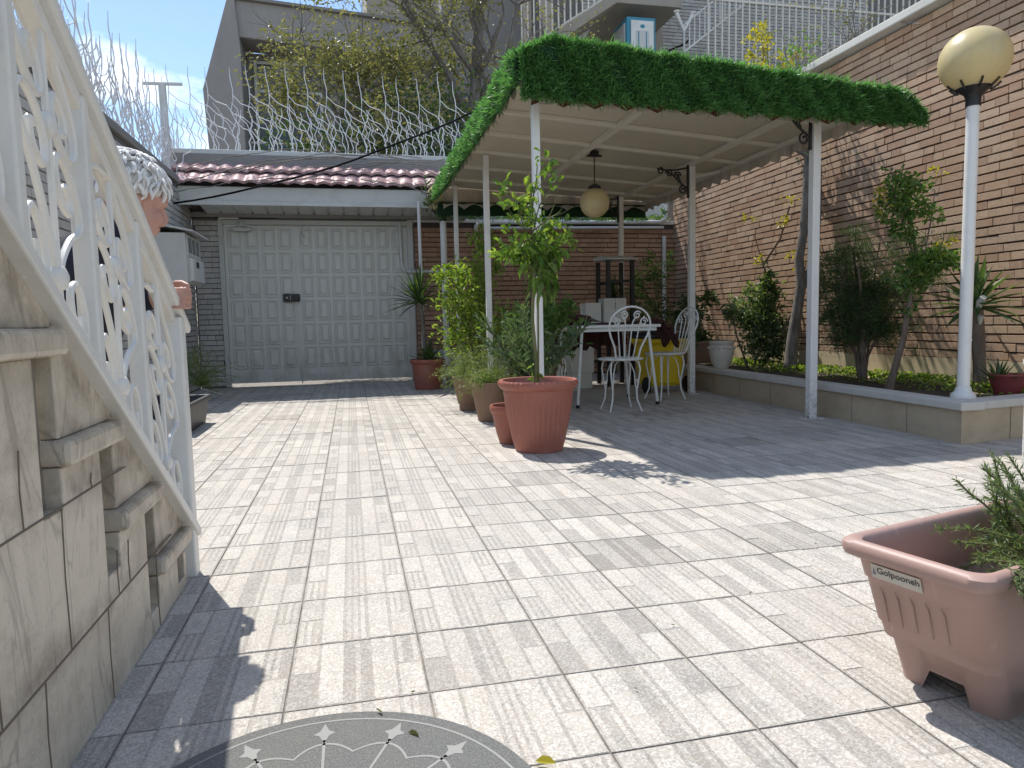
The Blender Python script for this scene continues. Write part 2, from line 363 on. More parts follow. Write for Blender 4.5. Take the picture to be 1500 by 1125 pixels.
def mk_hair():
    m = Mat('white_hair', (.6, .59, .57), .6); m.island((.58, .57, .55), (.80, .79, .77)); m.mix(m.ramp(m.noise(260, 4, .7, (1, 1, .3)), .5, .7), (.42, .41, .39), .5); m.bump(m.noise(300, 4, .7, (1, 1, .25)), .002, .8); return m.m  # darker streaks paint the shaded gaps between strands into the colour
M['hair'] = mk_hair()
M['ink'] = Mat('dark_ink', (.06, .06, .065), .7).m

# ------------------------------------------------------------------ foliage helpers
def unit(a): return a / np.maximum(np.linalg.norm(a, axis=-1, keepdims=True), 1e-9)
def leaves(mb, P, D, L, Wd, fold=.25, droop=.15):
    P = np.asarray(P, float); n = len(P)
    if n == 0: return mb
    D = unit(np.asarray(D, float)); L = np.broadcast_to(np.asarray(L, float), (n,))[:, None] * N.uniform(.65, 1.25, (n, 1)); Wd = L * (Wd)
    s = unit(np.cross(D, unit(N.normal(size=(n, 3)) + np.array([0, 0, 1.2])))); nn = np.cross(s, D)
    b = P; t = P + D * L - np.array([0, 0, 1]) * L * droop
    l1 = P + D*L*.30 + s*Wd*.42 + nn*Wd*fold; l2 = P + D*L*.68 + s*Wd*.40 + nn*Wd*fold
    r1 = P + D*L*.30 - s*Wd*.42 + nn*Wd*fold; r2 = P + D*L*.68 - s*Wd*.40 + nn*Wd*fold
    V = np.stack([b, r1, r2, t, l2, l1], 1).reshape(-1, 3); k = np.arange(n)[:, None] * 6
    return mb.arr(V, np.concatenate([k + np.array([[0, 1, 2, 3]]), k + np.array([[0, 3, 4, 5]])]))
def blades(mb, P, D, L, w):                            # thin pointed blades: one quad each
    P = np.asarray(P, float); n = len(P); D = unit(np.asarray(D, float)); L = np.broadcast_to(np.asarray(L, float), (n,))[:, None] * N.uniform(.6, 1.3, (n, 1))
    s = unit(np.cross(D, N.normal(size=(n, 3)))) * w / 2
    V = np.stack([P - s*.5, P + D*L*.5 - s, P + D*L, P + D*L*.5 + s], 1).reshape(-1, 3)
    return mb.arr(V, np.arange(n)[:, None] * 4 + np.array([[0, 1, 2, 3]]))
def clump(mb, c, r, n, L, wd, ncl=None, out=.8, upb=.3, **k):   # leaves in small sprays spread through an uneven ellipsoid
    c = np.array(c, float); r = np.array(r if hasattr(r, '__len__') else (r, r, r), float)
    ncl = ncl or max(4, n // 14)
    q = unit(N.normal(size=(ncl, 3))) * N.uniform(.35, 1.0, (ncl, 1)) ** .6 * N.uniform(.75, 1.15, (ncl, 1))
    i = N.integers(0, ncl, n); off = N.normal(size=(n, 3)) * .20
    P = c + (q[i] + off) * r
    D = (q[i] * out + N.normal(size=(n, 3)) * .7 + np.array([0, 0, upb]))
    return leaves(mb, P, D, L, wd, **k)
def wander(p, d, L, n=6, jit=.15, grav=0):
    p = Vector(p); d = Vector(d).normalized(); pts = [p.copy()]
    for i in range(n):
        d = (d + Vector((U(-jit, jit), U(-jit, jit), U(-jit, jit) + grav))).normalized(); p = p + d * (L / n); pts.append(p.copy())
    return pts, d
def grow(mb, p, d, L, r, depth, tips, n=5, jit=.16, split=3, spread=.7, shrink=.68, grav=.02):
    pts, dd = wander(p, d, L, n, jit, grav)
    rr = [r * (1 - .45 * i / n) for i in range(n + 1)]
    mb.tube(pts, rr, 7 if r > .02 else 4)
    if depth == 0: tips.extend([(pts[-1], dd), (pts[-2], dd)]); return
    for k in range(split):
        i = R.randint(max(1, n - 3), n); ax = Vector((U(-1, 1), U(-1, 1), U(-.3, .8))).normalized()
        grow(mb, pts[i], (dd + ax * spread), L * shrink * U(.8, 1.15), rr[i] * .7, depth - 1, tips, n, jit, split, spread, shrink, grav)
def spray(mb, tips, per, L, wd, sp=.08, **k):
    P = []; D = []
    for p, d in tips:
        for _ in range(per):
            P.append((p.x + R.gauss(0, sp), p.y + R.gauss(0, sp), p.z + R.gauss(0, sp))); D.append((d.x + R.gauss(0, .7), d.y + R.gauss(0, .7), d.z + R.gauss(0, .6)))
    return leaves(mb, P, D, L, wd, **k)

# ------------------------------------------------------------------ ground and paving
g = MB(); g.add([(-400, -400, -.0045), (400, -400, -.0045), (400, 700, -.0045), (-400, 700, -.0045)], [(0, 1, 2, 3)])
struct('ground', g, M['ground'])
def paving():
    mb = MB(); tint = []; T = .3; X0 = .445 * T; Y0 = 8.886 * T
    def block(x0, x1, y0, y1, h, t, ch=.0022):
        h += U(-.0004, .0004)
        v = [(x0, y0, -.006), (x1, y0, -.006), (x1, y1, -.006), (x0, y1, -.006),
             (x0, y0, h - .003), (x1, y0, h - .003), (x1, y1, h - .003), (x0, y1, h - .003),
             (x0 + ch, y0 + ch, h), (x1 - ch, y0 + ch, h), (x1 - ch, y1 - ch, h), (x0 + ch, y1 - ch, h)]
        mb.add(v, [(8, 9, 10, 11)] + [(a, (a + 1) % 4, (a + 1) % 4 + 4, a + 4) for a in range(4)] + [(a + 4, (a + 1) % 4 + 4, (a + 1) % 4 + 8, a + 8) for a in range(4)])
        tint.extend([t] * 12)
    for i in range(-9, 16):
        for j in range(-11, 25):
            x0 = X0 + i * T; y0 = Y0 + j * T
            if y0 > 9.85 or x0 > 4.6: continue
            if x0 < -.80 and y0 < 2.2: continue
            pz = -.0012; pv = [(x0+.0024, y0+.0024), (x0+T-.0024, y0+.0024), (x0+T-.0024, y0+T-.0024), (x0+.0024, y0+T-.0024)]
            jx, jy, jz = U(-.0015, .0015), U(-.0015, .0015), U(-.0012, .0012)
            tt = U(.92, 1.03) * (U(.80, .90) if R.random() < .10 else 1)
            a, b = x0 + .0026 + jx, y0 + .0026 + jy; e = y0 + T - .0026 + jy; w = (T - .0052) / 5
            mid = (b + e) / 2
            mb.add([(x, y, -.0044) for x, y in pv] + [(x, y, pz + jz * .5) for x, y in pv], [(4, 5, 6, 7)] + [(k, (k+1) % 4, (k+1) % 4 + 4, k + 4) for k in range(4)]); tint.extend([tt * .76] * 8)
            def plain(k, p, q): block(a + k*w + .0019, a + (k+1)*w - .0019, p, q, jz, tt * U(.96, 1.03))
            def ribs(k, p, q):
                for z in range(3):
                    u0_ = a + k*w + .002 + z * (w - .004) / 3; block(u0_ + .0019, u0_ + (w - .004)/3 - .0019, p, q, jz - .0008, tt * U(.90, .99), .0018)
            plain(0, mid + .0025, e); ribs(0, b, mid - .0025)
            plain(1, b, e); ribs(2, b, e); plain(3, b, e)
            ribs(4, mid + .0025, e); plain(4, b, mid - .0025)
    mb.tint = tint
    struct('paving', mb, M['floor'])
paving()

# ------------------------------------------------------------------ brick walls
def brickwork(mb, u0, u1, v0, v1, P, pitch=.0675, bl=.215, jt=.012, depth=.02, jit=.003):
    rows = int((v1 - v0) / pitch)
    for r in range(rows):
        z = v0 + r * pitch; u = u0 - U(0, bl)
        while u < u1:
            L = bl * R.choice((1, 1, 1, .5, .92)); a = max(u, u0) + .002; b = min(u + L, u1) - .002; u += L
            if b - a < .02: continue
            d = depth + U(-jit, jit); zt = z + pitch - jt + U(-.002, .002); zb = z + U(-.002, .002); t = U(-.002, .002); c = .0015
            vs = [P(a, zb, -.03), P(b, zb, -.03), P(b, zt, -.03), P(a, zt, -.03),
                  P(a, zb, d - .003), P(b, zb, d - .003), P(b, zt, d - .003), P(a, zt, d - .003),
                  P(a + c, zb + c, d + t), P(b - c, zb + c, d - t), P(b - c, zt - c, d - t), P(a + c, zt - c, d + t)]
            mb.add(vs, [(8, 9, 10, 11)] + [(k, (k+1) % 4, (k+1) % 4 + 4, k + 4) for k in range(4)] + [(k+4, (k+1) % 4 + 4, (k+1) % 4 + 8, k + 8) for k in range(4)])
XW = 4.78
w = thing('brick_wall', 'sunlit tan brick wall along the garden bed under a white sloping coping', 'wall', (XW, 6, 0))
b = MB(); brickwork(b, 2.0, 9.95, .42, 3.26, lambda u, v, d: (XW - d, u, v)); mesh_obj('brickwork', b, M['brick'], w)
b = MB(); b.box((XW, 2.0, 0), (XW + .22, 10.2, 3.25)); mesh_obj('mortar', b, M['mortar'], w)
b = MB(); b.box((XW - .024, 2.0, 0), (XW + .004, 9.9, .415)); mesh_obj('plaster_base', b, M['plaster'], w)
b = MB(); b.box((XW - .13, 2.0, 3.262), (XW + .27, 10.2, 3.335)); mesh_obj('coping', b, M['stonewash'], w, bevel=.01)
YB = 9.95
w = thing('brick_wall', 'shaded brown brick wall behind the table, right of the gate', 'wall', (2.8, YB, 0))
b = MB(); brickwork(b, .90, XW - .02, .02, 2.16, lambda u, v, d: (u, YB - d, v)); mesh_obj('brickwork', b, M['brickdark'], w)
b = MB(); b.box((.90, YB, 0), (XW, YB + .2, 2.17)); mesh_obj('mortar', b, M['mortar'], w)
b = MB(); b.box((.88, YB - .05, 2.172), (XW - .03, YB + .22, 2.225)); mesh_obj('coping', b, M['fascia'], w, bevel=.006)
XL = -1.95
w = thing('brick_wall', 'shaded grey brick wall on the left carrying the meter cabinet', 'wall', (XL, 6, 0))
b = MB(); brickwork(b, 2.6, 9.9, .02, 2.5, lambda u, v, d: (XL + d, u, v), jt=.009, depth=.014); mesh_obj('brickwork', b, M['brickgrey'], w)
b = MB(); b.box((XL - .2, 2.6, 0), (XL, 9.95, 2.5)); mesh_obj('mortar', b, M['mortargrey'], w)
b = MB(); b.box((XL - .23, 2.6, 2.502), (XL + .04, 9.93, 2.58)); mesh_obj('coping', b, M['concretedark'], w, bevel=.008)
w = thing('gate_pillar', 'grey brick pillar between the meter cabinet and the metal gate', 'pillar', (-1.78, YB, 0))
b = MB(); brickwork(b, XL + .02, -1.63, .02, 2.2, lambda u, v, d: (u, YB - d, v), jt=.009, depth=.014, bl=.19); mesh_obj('brickwork', b, M['brickgrey'], w)
b = MB(); b.box((XL + .004, YB, 0), (-1.63, YB + .2, 2.2)); mesh_obj('mortar', b, M['mortargrey'], w)

# ------------------------------------------------------------------ gate
def make_gate():
    gt = thing('metal_gate', 'pale grey panelled metal double gate with a black lock box', 'gate', (-.38, YB, 0))
    fr = MB(); fr.box((-1.63, YB - .04, 0), (-1.572, YB + .06, 2.2)); fr.box((.802, YB - .04, 0), (.875, YB + .06, 2.2)); fr.box((-1.572, YB - .04, 2.125), (.802, YB + .06, 2.18))
    mesh_obj('frame', fr, M['gateframe'], gt, bevel=.004)
    def leaf(x0, x1, cols, mat):
        mb = MB(); y = YB
        mb.box((x0, y, .045), (x1, y + .03, 2.11))
        cw = (x1 - x0 - .05) / cols; zs = [.215 + .315 * k for k in range(6)]
        for c in range(cols):
            for r_, z0 in enumerate(zs):
                a, b_ = x0 + .025 + c*cw + .018, x0 + .025 + (c+1)*cw - .018; p, q = z0 + .016, z0 + .315 - .018
                # raised moulding ring and raised panel inside it
                for (i0, i1, h0, h1) in ((0, .006, 0, .012), (.006, .016, .012, .012), (.016, .022, .012, .002), (.03, .052, .002, .014)):
                    A = [(a+i0, p+i0), (b_-i0, p+i0), (b_-i0, q-i0), (a+i0, q-i0)]; B = [(a+i1, p+i1), (b_-i1, p+i1), (b_-i1, q-i1), (a+i1, q-i1)]
                    mb.add([(u, y - .001 - h0, v) for u, v in A] + [(u, y - .001 - h1, v) for u, v in B], [(k, (k+1) % 4, (k+1) % 4 + 4, k+4) for k in range(4)])
                mb.add([(a+.052, y-.015, p+.052), (b_-.052, y-.015, p+.052), (b_-.052, y-.015, q-.052), (a+.052, y-.015, q-.052)], [(0, 1, 2, 3)])
            for k in range(4):
                u = x0 + .025 + c*cw + .03 + k * (cw - .05) / 3.4; mb.box((u, y - .012, .07), (u + .012, y - .0005, .19))
        return mesh_obj('gate_leaf', mb, M['gate'], gt)
    l1 = leaf(-1.568, -.675, 4, 0); l2 = leaf(-.668, .798, 7, 0)
    m = MB(); m.box((-.69, YB - .014, .05), (-.655, YB - .0015, 2.1)); mesh_obj('meeting_stile', m, M['gate'], gt, bevel=.003)
    m = MB(); m.box((-.86, YB - .075, 1.115), (-.645, YB - .016, 1.215)); lk = mesh_obj('lock_box', m, M['black'], gt, bevel=.012)
    m = MB(); m.box((-.77, YB - .08, 1.13), (-.765, YB - .0745, 1.20)); m.tube([(-.81, YB - .095, 1.165), (-.81, YB - .07, 1.165)], .012, 10); mesh_obj('keyhole', m, M['gateframe'], lk)
    m = MB(); m.tube([(-.58, YB - .03, 1.98), (-.58, YB - .03, 2.12)], .008); m.tube([(-.58, YB - .03, 2.0), (-.55, YB - .05, 1.97)], .007); m.box((-.6, YB - .03, 1.9), (-.56, YB - .004, 1.99)); mesh_obj('top_bolt', m, M['gateframe'], gt)
    m = MB(); m.box((-.685, YB - .04, .16), (-.645, YB - .016, .26)); m.tube([(-.665, YB - .03, .02), (-.665, YB - .03, .28)], .008); m.box((-.60, YB - .03, .12), (-.50, YB - .015, .15)); mesh_obj('bottom_bolt', m, M['gateframe'], gt)
    m = MB(); m.tube([(-1.42, YB - .06, 2.06), (-1.26, YB - .05, 2.08)], .012); m.bar((-1.40, YB - .06, 2.06), (-1.34, YB - .12, 2.13), .02, .02); m.bar((-1.34, YB - .12, 2.13), (-1.22, YB - .05, 2.08), .018, .018); m.box((-1.44, YB - .09, 2.03), (-1.22, YB - .03, 2.075)); mesh_obj('door_closer', m, M['gateframe'], gt)
    for z in (1.86, 1.2, .35):
        for x in (-1.57, .80):
            m = MB(); m.tube([(x, YB - .045, z), (x, YB - .045, z + .09)], .012, 8); mesh_obj('hinge', m, M['gateframe'], gt)
make_gate()
pl = MB(); pl.box((-1.60, YB - .10, 2.182), (-1.36, YB - .09, 2.262)); p_ = mesh_obj('number_plate', pl, M['whitebox'], origin=(-1.48, YB - .095, 2.18)); tag(p_, 'small white house number plate above the gate corner', 'sign')
def text_mesh(txt, size):
    cu = bpy.data.curves.new('txt', 'FONT'); cu.body = txt; cu.size = size; cu.extrude = .0004
    o = bpy.data.objects.new('txt', cu); C.objects.link(o); bpy.context.view_layer.update()
    me = bpy.data.meshes.new_from_object(o.evaluated_get(bpy.context.evaluated_depsgraph_get())); bpy.data.objects.remove(o); return me
def text(name, txt, size, mat, parent, mw):
    me = text_mesh(txt, size); me.materials.clear(); me.materials.append(mat); o = bpy.data.objects.new(name, me); C.objects.link(o); o.parent = parent; o.matrix_local = mw; return o
text('number', '91', .075, M['ink'], p_, Matrix.Translation((-.035, -.0065, .012)) @ Matrix.Rotation(PI/2, 4, 'X'))

# awning, tiled roof and parapet over the gate
aw = thing('gate_roof', 'small maroon tiled roof with grey fascia over the gate', 'roof', (-.4, 9.6, 2.2))
m = MB(); m.box((-2.2, 9.28, 2.27), (1.55, 9.35, 2.49)); mesh_obj('fascia', m, M['fascia'], aw, bevel=.01)
m = MB(); m.box((-2.2, 9.25, 2.262), (1.55, 9.275, 2.31)); mesh_obj('gutter_lip', m, M['fascia'], aw, bevel=.006)
def corrugated(mb, x0, x1, y0, z0, y1, z1, pitch=.19, amp=.025):
    n = int((x1 - x0) / pitch * 8); vs = []
    for k in range(n + 1):
        x = x0 + (x1 - x0) * k / n; ph = ((x - x0) / pitch) % 1; h = amp * (1 if ph < .12 else 0)
        vs += [(x, y0, z0 + h), (x, y1, z1 + h), (x, y0, z0 + h + .006), (x, y1, z1 + h + .006)]
    fs = []
    for k in range(n): a = 4*k; fs += [(a, a+1, a+5, a+4), (a+2, a+6, a+7, a+3), (a, a+4, a+6, a+2)]
    mb.add(vs, fs)
m = MB(); corrugated(m, -1.75, 1.5, 9.36, 2.275, 9.9, 2.235); mesh_obj('corrugated_sheet', m, M['corr'], aw)
m = MB(); m.box((-1.95, 9.86, 2.20), (-.9, 9.93, 2.234)); m.box((-.9, 9.9, 2.205), (1.5, 9.94, 2.234)); mesh_obj('batten', m, M['gateframe'], aw)
m = MB()
rows = 2; nx = 150
for r_ in range(rows):
    y0, y1 = 9.21 + .29 * r_, 9.21 + .29 * (r_ + 1) + .03; z0, z1 = 2.505 + .19 * r_ + .03, 2.505 + .19 * (r_ + 1)
    vs = []
    for k in range(nx + 1):
        x = -2.22 + 3.8 * k / nx; wv = .022 * abs(math.sin(PI * x / .17)); fy = -.03 * abs(math.sin(PI * x / .17))
        for q in range(4):
            t = q / 3; vs.append((x, y0 + (y1 - y0) * t + fy * (1 - t), z0 + (z1 - z0) * t + wv))
        vs.append((x, y0 + fy + .005, z0 + wv - .03))
    fs = []
    for k in range(nx):
        a = 5 * k
        for q in range(3): fs.append((a+q, a+5+q, a+6+q, a+1+q))
        fs.append((a, a+4, a+9, a+5))
    m.add(vs, fs)
mesh_obj('roof_tiles', m, M['rooftile'], aw, smooth=True)
m = MB(); m.box((-2.2, 9.72, 2.48), (1.6, 9.80, 2.97)); mesh_obj('back_wall', m, M['concretedark'], aw)
m = MB(); m.box((-2.2, 9.78, 2.972), (1.6, 10.15, 3.04)); mesh_obj('ledge', m, M['fascia'], aw, bevel=.008)
m = MB(); m.box((-2.2, 9.81, 2.2), (1.6, 10.1, 2.26)); m.box((-2.2, 9.95, 2.26), (1.6, 10.1, 2.97)); mesh_obj('lintel', m, M['concretedark'], aw)

# meter cabinet on the left wall
mc = thing('meter_cabinet', 'grey metal meter cabinet with small windows and a sloping lid', 'cabinet', (-1.78, 8.4, 1.25))
m = MB(); m.box((XL + .016, 8.0, 1.27), (-1.64, 8.75, 1.78)); bd = mesh_obj('body', m, M['greybox'], mc, bevel=.008)
m = MB(); m.prism([(XL + .01, 1.86), (-1.55, 1.785), (-1.55, 1.80), (XL + .01, 1.885)], 7.95, 8.83, 'y'); mesh_obj('lid', m, M['greybox'], mc)
m = MB(); m.box((-1.64, 8.05, 1.55), (-1.632, 8.70, 1.765)); dr = mesh_obj('door', m, M['greybox'], mc, bevel=.003)
for k in range(3):
    m = MB(); m.box((-1.632, 8.12 + .19*k, 1.585), (-1.628, 8.26 + .19*k, 1.74)); mesh_obj('window', m, M['darkglass'], dr)
m = MB(); m.box((-1.64, 8.15, 1.29), (-1.60, 8.72, 1.53)); mesh_obj('lower_door', m, M['greybox'], mc, bevel=.004)
m = MB(); m.box((-1.60, 8.3, 1.44), (-1.59, 8.40, 1.50)); mesh_obj('latch', m, M['black'], mc)
m = MB(); m.tube([(-1.75, 8.15, 1.27), (-1.75, 8.15, 1.12), (-1.80, 8.2, 1.06)], .02); m.box((-1.86, 8.1, 1.0), (-1.74, 8.25, 1.12)); mesh_obj('conduit', m, M['gateframe'], mc)

# ------------------------------------------------------------------ marble stairs
RUN, RISE, Y0S, Z0S, XS = .29, .205, 2.335, .18, -.53
LN = lambda y: Z0S + .02 + (RISE / RUN) * (Y0S - y)
st = thing('marble_staircase', 'cream marble staircase with stained side wall and projecting tread ends', 'staircase', (-.9, 1.6, 0))
NS = 8
core = MB()
for k in range(NS):
    yn = Y0S - RUN * k; zn = Z0S + RISE * k; core.box((-1.60, yn - RUN - .03, -.01), (XS - .045, yn - .035, zn - .05))
mesh_obj('core', core, M['marble'], st)
side = MB(); rec = MB()
for k in range(NS):
    yn = Y0S - RUN * k; zn = Z0S + RISE * k
    top = zn - .051
    # column under this tread (right of the recess of the tread above)
    side.box((XS - .04, yn - RUN - .03 + .001, -.01), (XS, yn - .115, top))
    side.box((XS - .04, yn - .115, -.01), (XS, yn - .03, max(.03, top - .19 - .09)))
    rec = MB(); rec.box((XS - .06, yn - .114, max(.03, top - .28)), (XS - .03, yn - .031, top)); mesh_obj('riser_recess', rec, M['stain_shade'], st)
    a = yn - RUN - .02; tri = [(a, zn + .001), (yn - .01, zn + .001), (yn - .01, LN(yn - .01) - .016), (a, LN(a) - .016)]
    side.prism(tri, XS - .038, XS - .004, 'x')
side.box((XS - .04, Y0S - .03, -.01), (XS - .002, Y0S + .0, .10))
sw = mesh_obj('side_wall', side, M['marble'], st, bevel=.003)
for k in range(NS):
    yn = Y0S - RUN * k; zn = Z0S + RISE * k
    t = MB(); t.box((-1.62, yn - RUN - .035, zn - .05), (XS + .022, yn, zn)); mesh_obj('tread', t, M['marble'], st, bevel=.012)
    t = MB(); t.box((-1.6, yn - .06, zn - RISE + .001), (XS - .045, yn - .035, zn - .051)); mesh_obj('riser', t, M['marble'], st)
gr = MB()
for z in (.20, .47): gr.tube([(XS + .0005, .2, z - .004), (XS + .0005, min(2.3, 2.37 - (z - .05) * 1.36), z)], .0022, 6)
for (y, za, zb) in ((1.30, 0, .2), (1.62, 0, .2), (2.0, 0, .2), (1.42, .2, .47), (1.78, .2, .3), (1.15, .2, .47), (1.27, .47, .60), (1.58, .47, .50), (.95, .47, .8), (1.7, .20, .30)):
    gr.tube([(XS + .0005, y, za), (XS + .0005, y - .004, (za + zb) / 2), (XS + .0005, y + .003, zb)], .0016, 6)
mesh_obj('joint', gr, M['grout'], st)

# ------------------------------------------------------------------ stair railing
rl = thing('stair_railing', 'white wrought iron stair railing with scrolls on the marble stairs', 'railing', (XS, 2.4, 0))
HR = lambda y: 1.392 - .63 * (y - 1.536)
XR = XS - .016
m = MB(); m.bar((XR, -.1, HR(-.1)), (XR, 2.50, HR(2.50)), .072, .03); mesh_obj('handrail', m, M['rail'], rl, bevel=.008)
m = MB(); m.bar((XR, -.1, HR(-.1) - .035), (XR, 2.44, HR(2.44) - .035), .03, .03); mesh_obj('handrail_bar', m, M['rail'], rl, bevel=.003)
m = MB(); m.bar((XS + .002, -.1, LN(-.1)), (XS + .002, 2.44, LN(2.44)), .05, .028); mesh_obj('bottom_rail', m, M['rail'], rl, bevel=.005)
m = MB(); m.box((XR - .036, 2.375, -.01), (XR + .034, 2.430, HR(2.41) - .015)); mesh_obj('newel_post', m, M['rail'], rl, bevel=.006)
PY = [2.41, 2.03, 1.695, 1.36, 1.025, .69, .355]
for y in PY[1:]:
    m = MB(); m.box((XR - .021, y - .016, LN(y) - .01), (XR + .021, y + .016, HR(y) - .012)); mesh_obj('post', m, M['rail'], rl, bevel=.005)
def spiral(c, r, a0, turns, sgn, n=22):
    out = []
    for i in range(n + 1):
        t = i / n; a = a0 + sgn * turns * 2 * PI * t; q = r * (1 - .72 * t); out.append((c[0] + q * math.cos(a), c[1] + q * math.sin(a)))
    return out
def panel(ya, yb):
    half = (yb - ya) / 2 - .022; H = HR((ya + yb) / 2) - LN((ya + yb) / 2); ym = (ya + yb) / 2
    def W3(u, v): y = ym + u; return (XR + .004, y, LN(y) + .014 + v * (H - .06))
    mb = MB(); ds = []
    r = .0074; n2, n1 = .12, .405
    def cr_(pts, k=6):
        out = []; q = [pts[0]] + list(pts) + [pts[-1]]
        for i in range(1, len(q) - 2):
            for t in range(k):
                t /= k; out.append(tuple(.5 * (2*q[i][c] + (q[i+1][c] - q[i-1][c])*t + (2*q[i-1][c] - 5*q[i][c] + 4*q[i+1][c] - q[i+2][c])*t*t + (3*q[i][c] - q[i-1][c] - 3*q[i+1][c] + q[i+2][c])*t**3) for c in (0, 1)))
        return out + [pts[-1]]
    def W4(u, z): y = ym + u; return (XR + .004, y, LN(y) + z)
    mb.tube([W4(0, .01 + (H - .04) * v / 12) for v in range(13)], r * .9, 6)
    for s in (-1, 1):
        if s < 0: mb.tube([W4(-(half + .010), .01 + (H - .04) * v / 6) for v in range(7)], .008, 6)   # thin frame bar beside the post
        def run(pts): mb.tube([W4(s * u * half / .105, z) for u, z in cr_(pts)], r, 7)
        run([(.003, n2 - .055), (.012, n2 - .09), (.042, n2 - .105), (.080, n2 - .06), (.090, n2 + .01), (.068, n2 + .055), (.040, n2 + .02), (.040, n2 - .03), (.062, n2 - .045), (.070, n2 - .005)])
        run([(.004, n2), (.016, n2 + .05), (.052, n2 + .13), (.088, n1 - .10), (.094, n1 - .06), (.070, n1 - .018), (.032, n1 - .016), (.014, n1 - .055), (.026, n1 - .105), (.054, n1 - .102), (.060, n1 - .068), (.044, n1 - .056)])
        run([(.004, H - .03), (.020, n1 + .19), (.066, n1 + .150), (.092, n1 + .11), (.092, n1 + .06), (.066, n1 + .018), (.034, n1 + .014), (.016, n1 + .048), (.026, n1 + .092), (.052, n1 + .090), (.058, n1 + .058), (.043, n1 + .046)])
    o = mesh_obj('scroll_panel', mb, M['rail'], rl, smooth=True)
    for v in (n2, n1):
        d = MB(); p = W4(0, v); d.lathe([(.0, -.012), (.022, -.012), (.026, 0), (.022, .010), (.010, .016), (0, .016)], (0, 0, 0), 18)
        d.v = [(p[0] + z, p[1] + x, p[2] + y) for x, y, z in d.v]; mesh_obj('rosette', d, M['rail'], o, smooth=True)
for a, b_ in zip(PY[1:], PY[:-1]): panel(a, b_)

# ------------------------------------------------------------------ canopy
ca = thing('garden_canopy', 'white post canopy with ribbed ceiling and green plastic turf edge over the table', 'canopy', (2.4, 6.7, 0))
ZC = lambda x: 2.475 - .052 * (x - 1.15)
POSTS = [(1.27, 4.76, .052), (3.41, 4.75, .062), (1.355, 7.0, .055), (3.42, 6.73, .06), (1.285, 8.6, .05), (3.36, 8.51, .055)]
for x, y, wd in POSTS:
    m = MB(); m.box((x - wd/2, y - wd/2, .006), (x + wd/2, y + wd/2, ZC(x) - .045)); p_ = mesh_obj('post', m, M['post'], ca, bevel=.005)
    m = MB(); m.box((x - .06, y - .06, 0), (x + .075, y + .06, .0058)); mesh_obj('base_plate', m, M['post'], p_)
X0c, X1c, Y0c, Y1c = 1.16, 3.86, 4.66, 8.92
m = MB(); m.add([(X0c, Y0c, ZC(X0c)), (X1c, Y0c, ZC(X1c)), (X1c, Y1c, ZC(X1c)), (X0c, Y1c, ZC(X0c)), (X0c, Y0c, ZC(X0c)+.012), (X1c, Y0c, ZC(X1c)+.012), (X1c, Y1c, ZC(X1c)+.012), (X0c, Y1c, ZC(X0c)+.012)],
    [(0,3,2,1),(4,5,6,7),(0,1,5,4),(1,2,6,5),(2,3,7,6),(3,0,4,7)]); mesh_obj('ceiling_sheet', m, M['ceiling'], ca)
m = MB(); m.add([(X0c-.03, Y0c-.03, ZC(X0c)+.03), (X1c+.02, Y0c-.03, ZC(X1c+.02)+.03), (X1c+.02, Y1c, ZC(X1c+.02)+.03), (X0c-.03, Y1c, ZC(X0c)+.03), (X0c-.03, Y0c-.03, ZC(X0c)+.05), (X1c+.02, Y0c-.03, ZC(X1c+.02)+.05), (X1c+.02, Y1c, ZC(X1c+.02)+.05), (X0c-.03, Y1c, ZC(X0c)+.05)],
    [(0,3,2,1),(4,5,6,7),(0,1,5,4),(1,2,6,5),(2,3,7,6),(3,0,4,7)]); mesh_obj('roof_sheet', m, M['corr'], ca)
for i, (ya, yb) in enumerate(((4.98, 5.16), (5.66, 5.86), (6.30, 6.55), (6.98, 7.16), (7.68, 7.84), (8.36, 8.48))):   # cross beams
    m = MB(); m.bar((X0c + .02, ya, ZC(X0c) - .018), (X1c - .02, yb, ZC(X1c) - .018), .045, .032); mesh_obj('cross_beam', m, M['beam'], ca, bevel=.003)
for x in (X0c + .02, 2.25, 3.41, X1c - .02):
    m = MB(); m.bar((x, Y0c + .02, ZC(x) - .024), (x, Y1c - .02, ZC(x) - .024), .05, .042); mesh_obj('long_beam', m, M['beam'], ca, bevel=.003)
m = MB(); m.bar((3.43, 6.72, 2.20), (3.86, 6.9, 2.31), .02, .03); mesh_obj('stay', m, M['post'], ca)
def curtain(p0, p1, ztop, zbot, n, amp, wav=.012, phase=0, scal='round', thick=.004):
    # hanging cloth from p0 to p1 (xy) with a scalloped lower edge
    p0 = Vector((p0[0], p0[1], 0)); p1 = Vector((p1[0], p1[1], 0)); d = p1 - p0; nv = Vector((-d.y, d.x, 0)).normalized(); mb = MB(); k_ = n * 12; vs = []
    for side_ in (0, 1):
        for i in range(k_ + 1):
            t = i / k_; ph = (t * n + phase) % 1; sc = amp * (abs(math.sin(PI * ph)) if scal == 'round' else (1 - abs(2 * ph - 1)))
            zt = ztop(t); zb = zbot(t) - sc
            for q in range(5):
                s = q / 4; off = nv * (wav * s * math.sin(t * n * 2.3 * PI + 1.3 * math.sin(t * 9)) + side_ * thick)
                p = p0 + d * t + off; vs.append((p.x, p.y, zt + (zb - zt) * s))
    M_ = (k_ + 1) * 5; fs = []
    for i in range(k_):
        for q in range(4):
            a = i * 5 + q; fs.append((a, a+5, a+6, a+1)); fs.append((a+M_, a+1+M_, a+6+M_, a+5+M_))
        a = i * 5 + 4; fs.append((a, a+5, a+5+M_, a+M_))
    mb.add(vs, fs); return mb
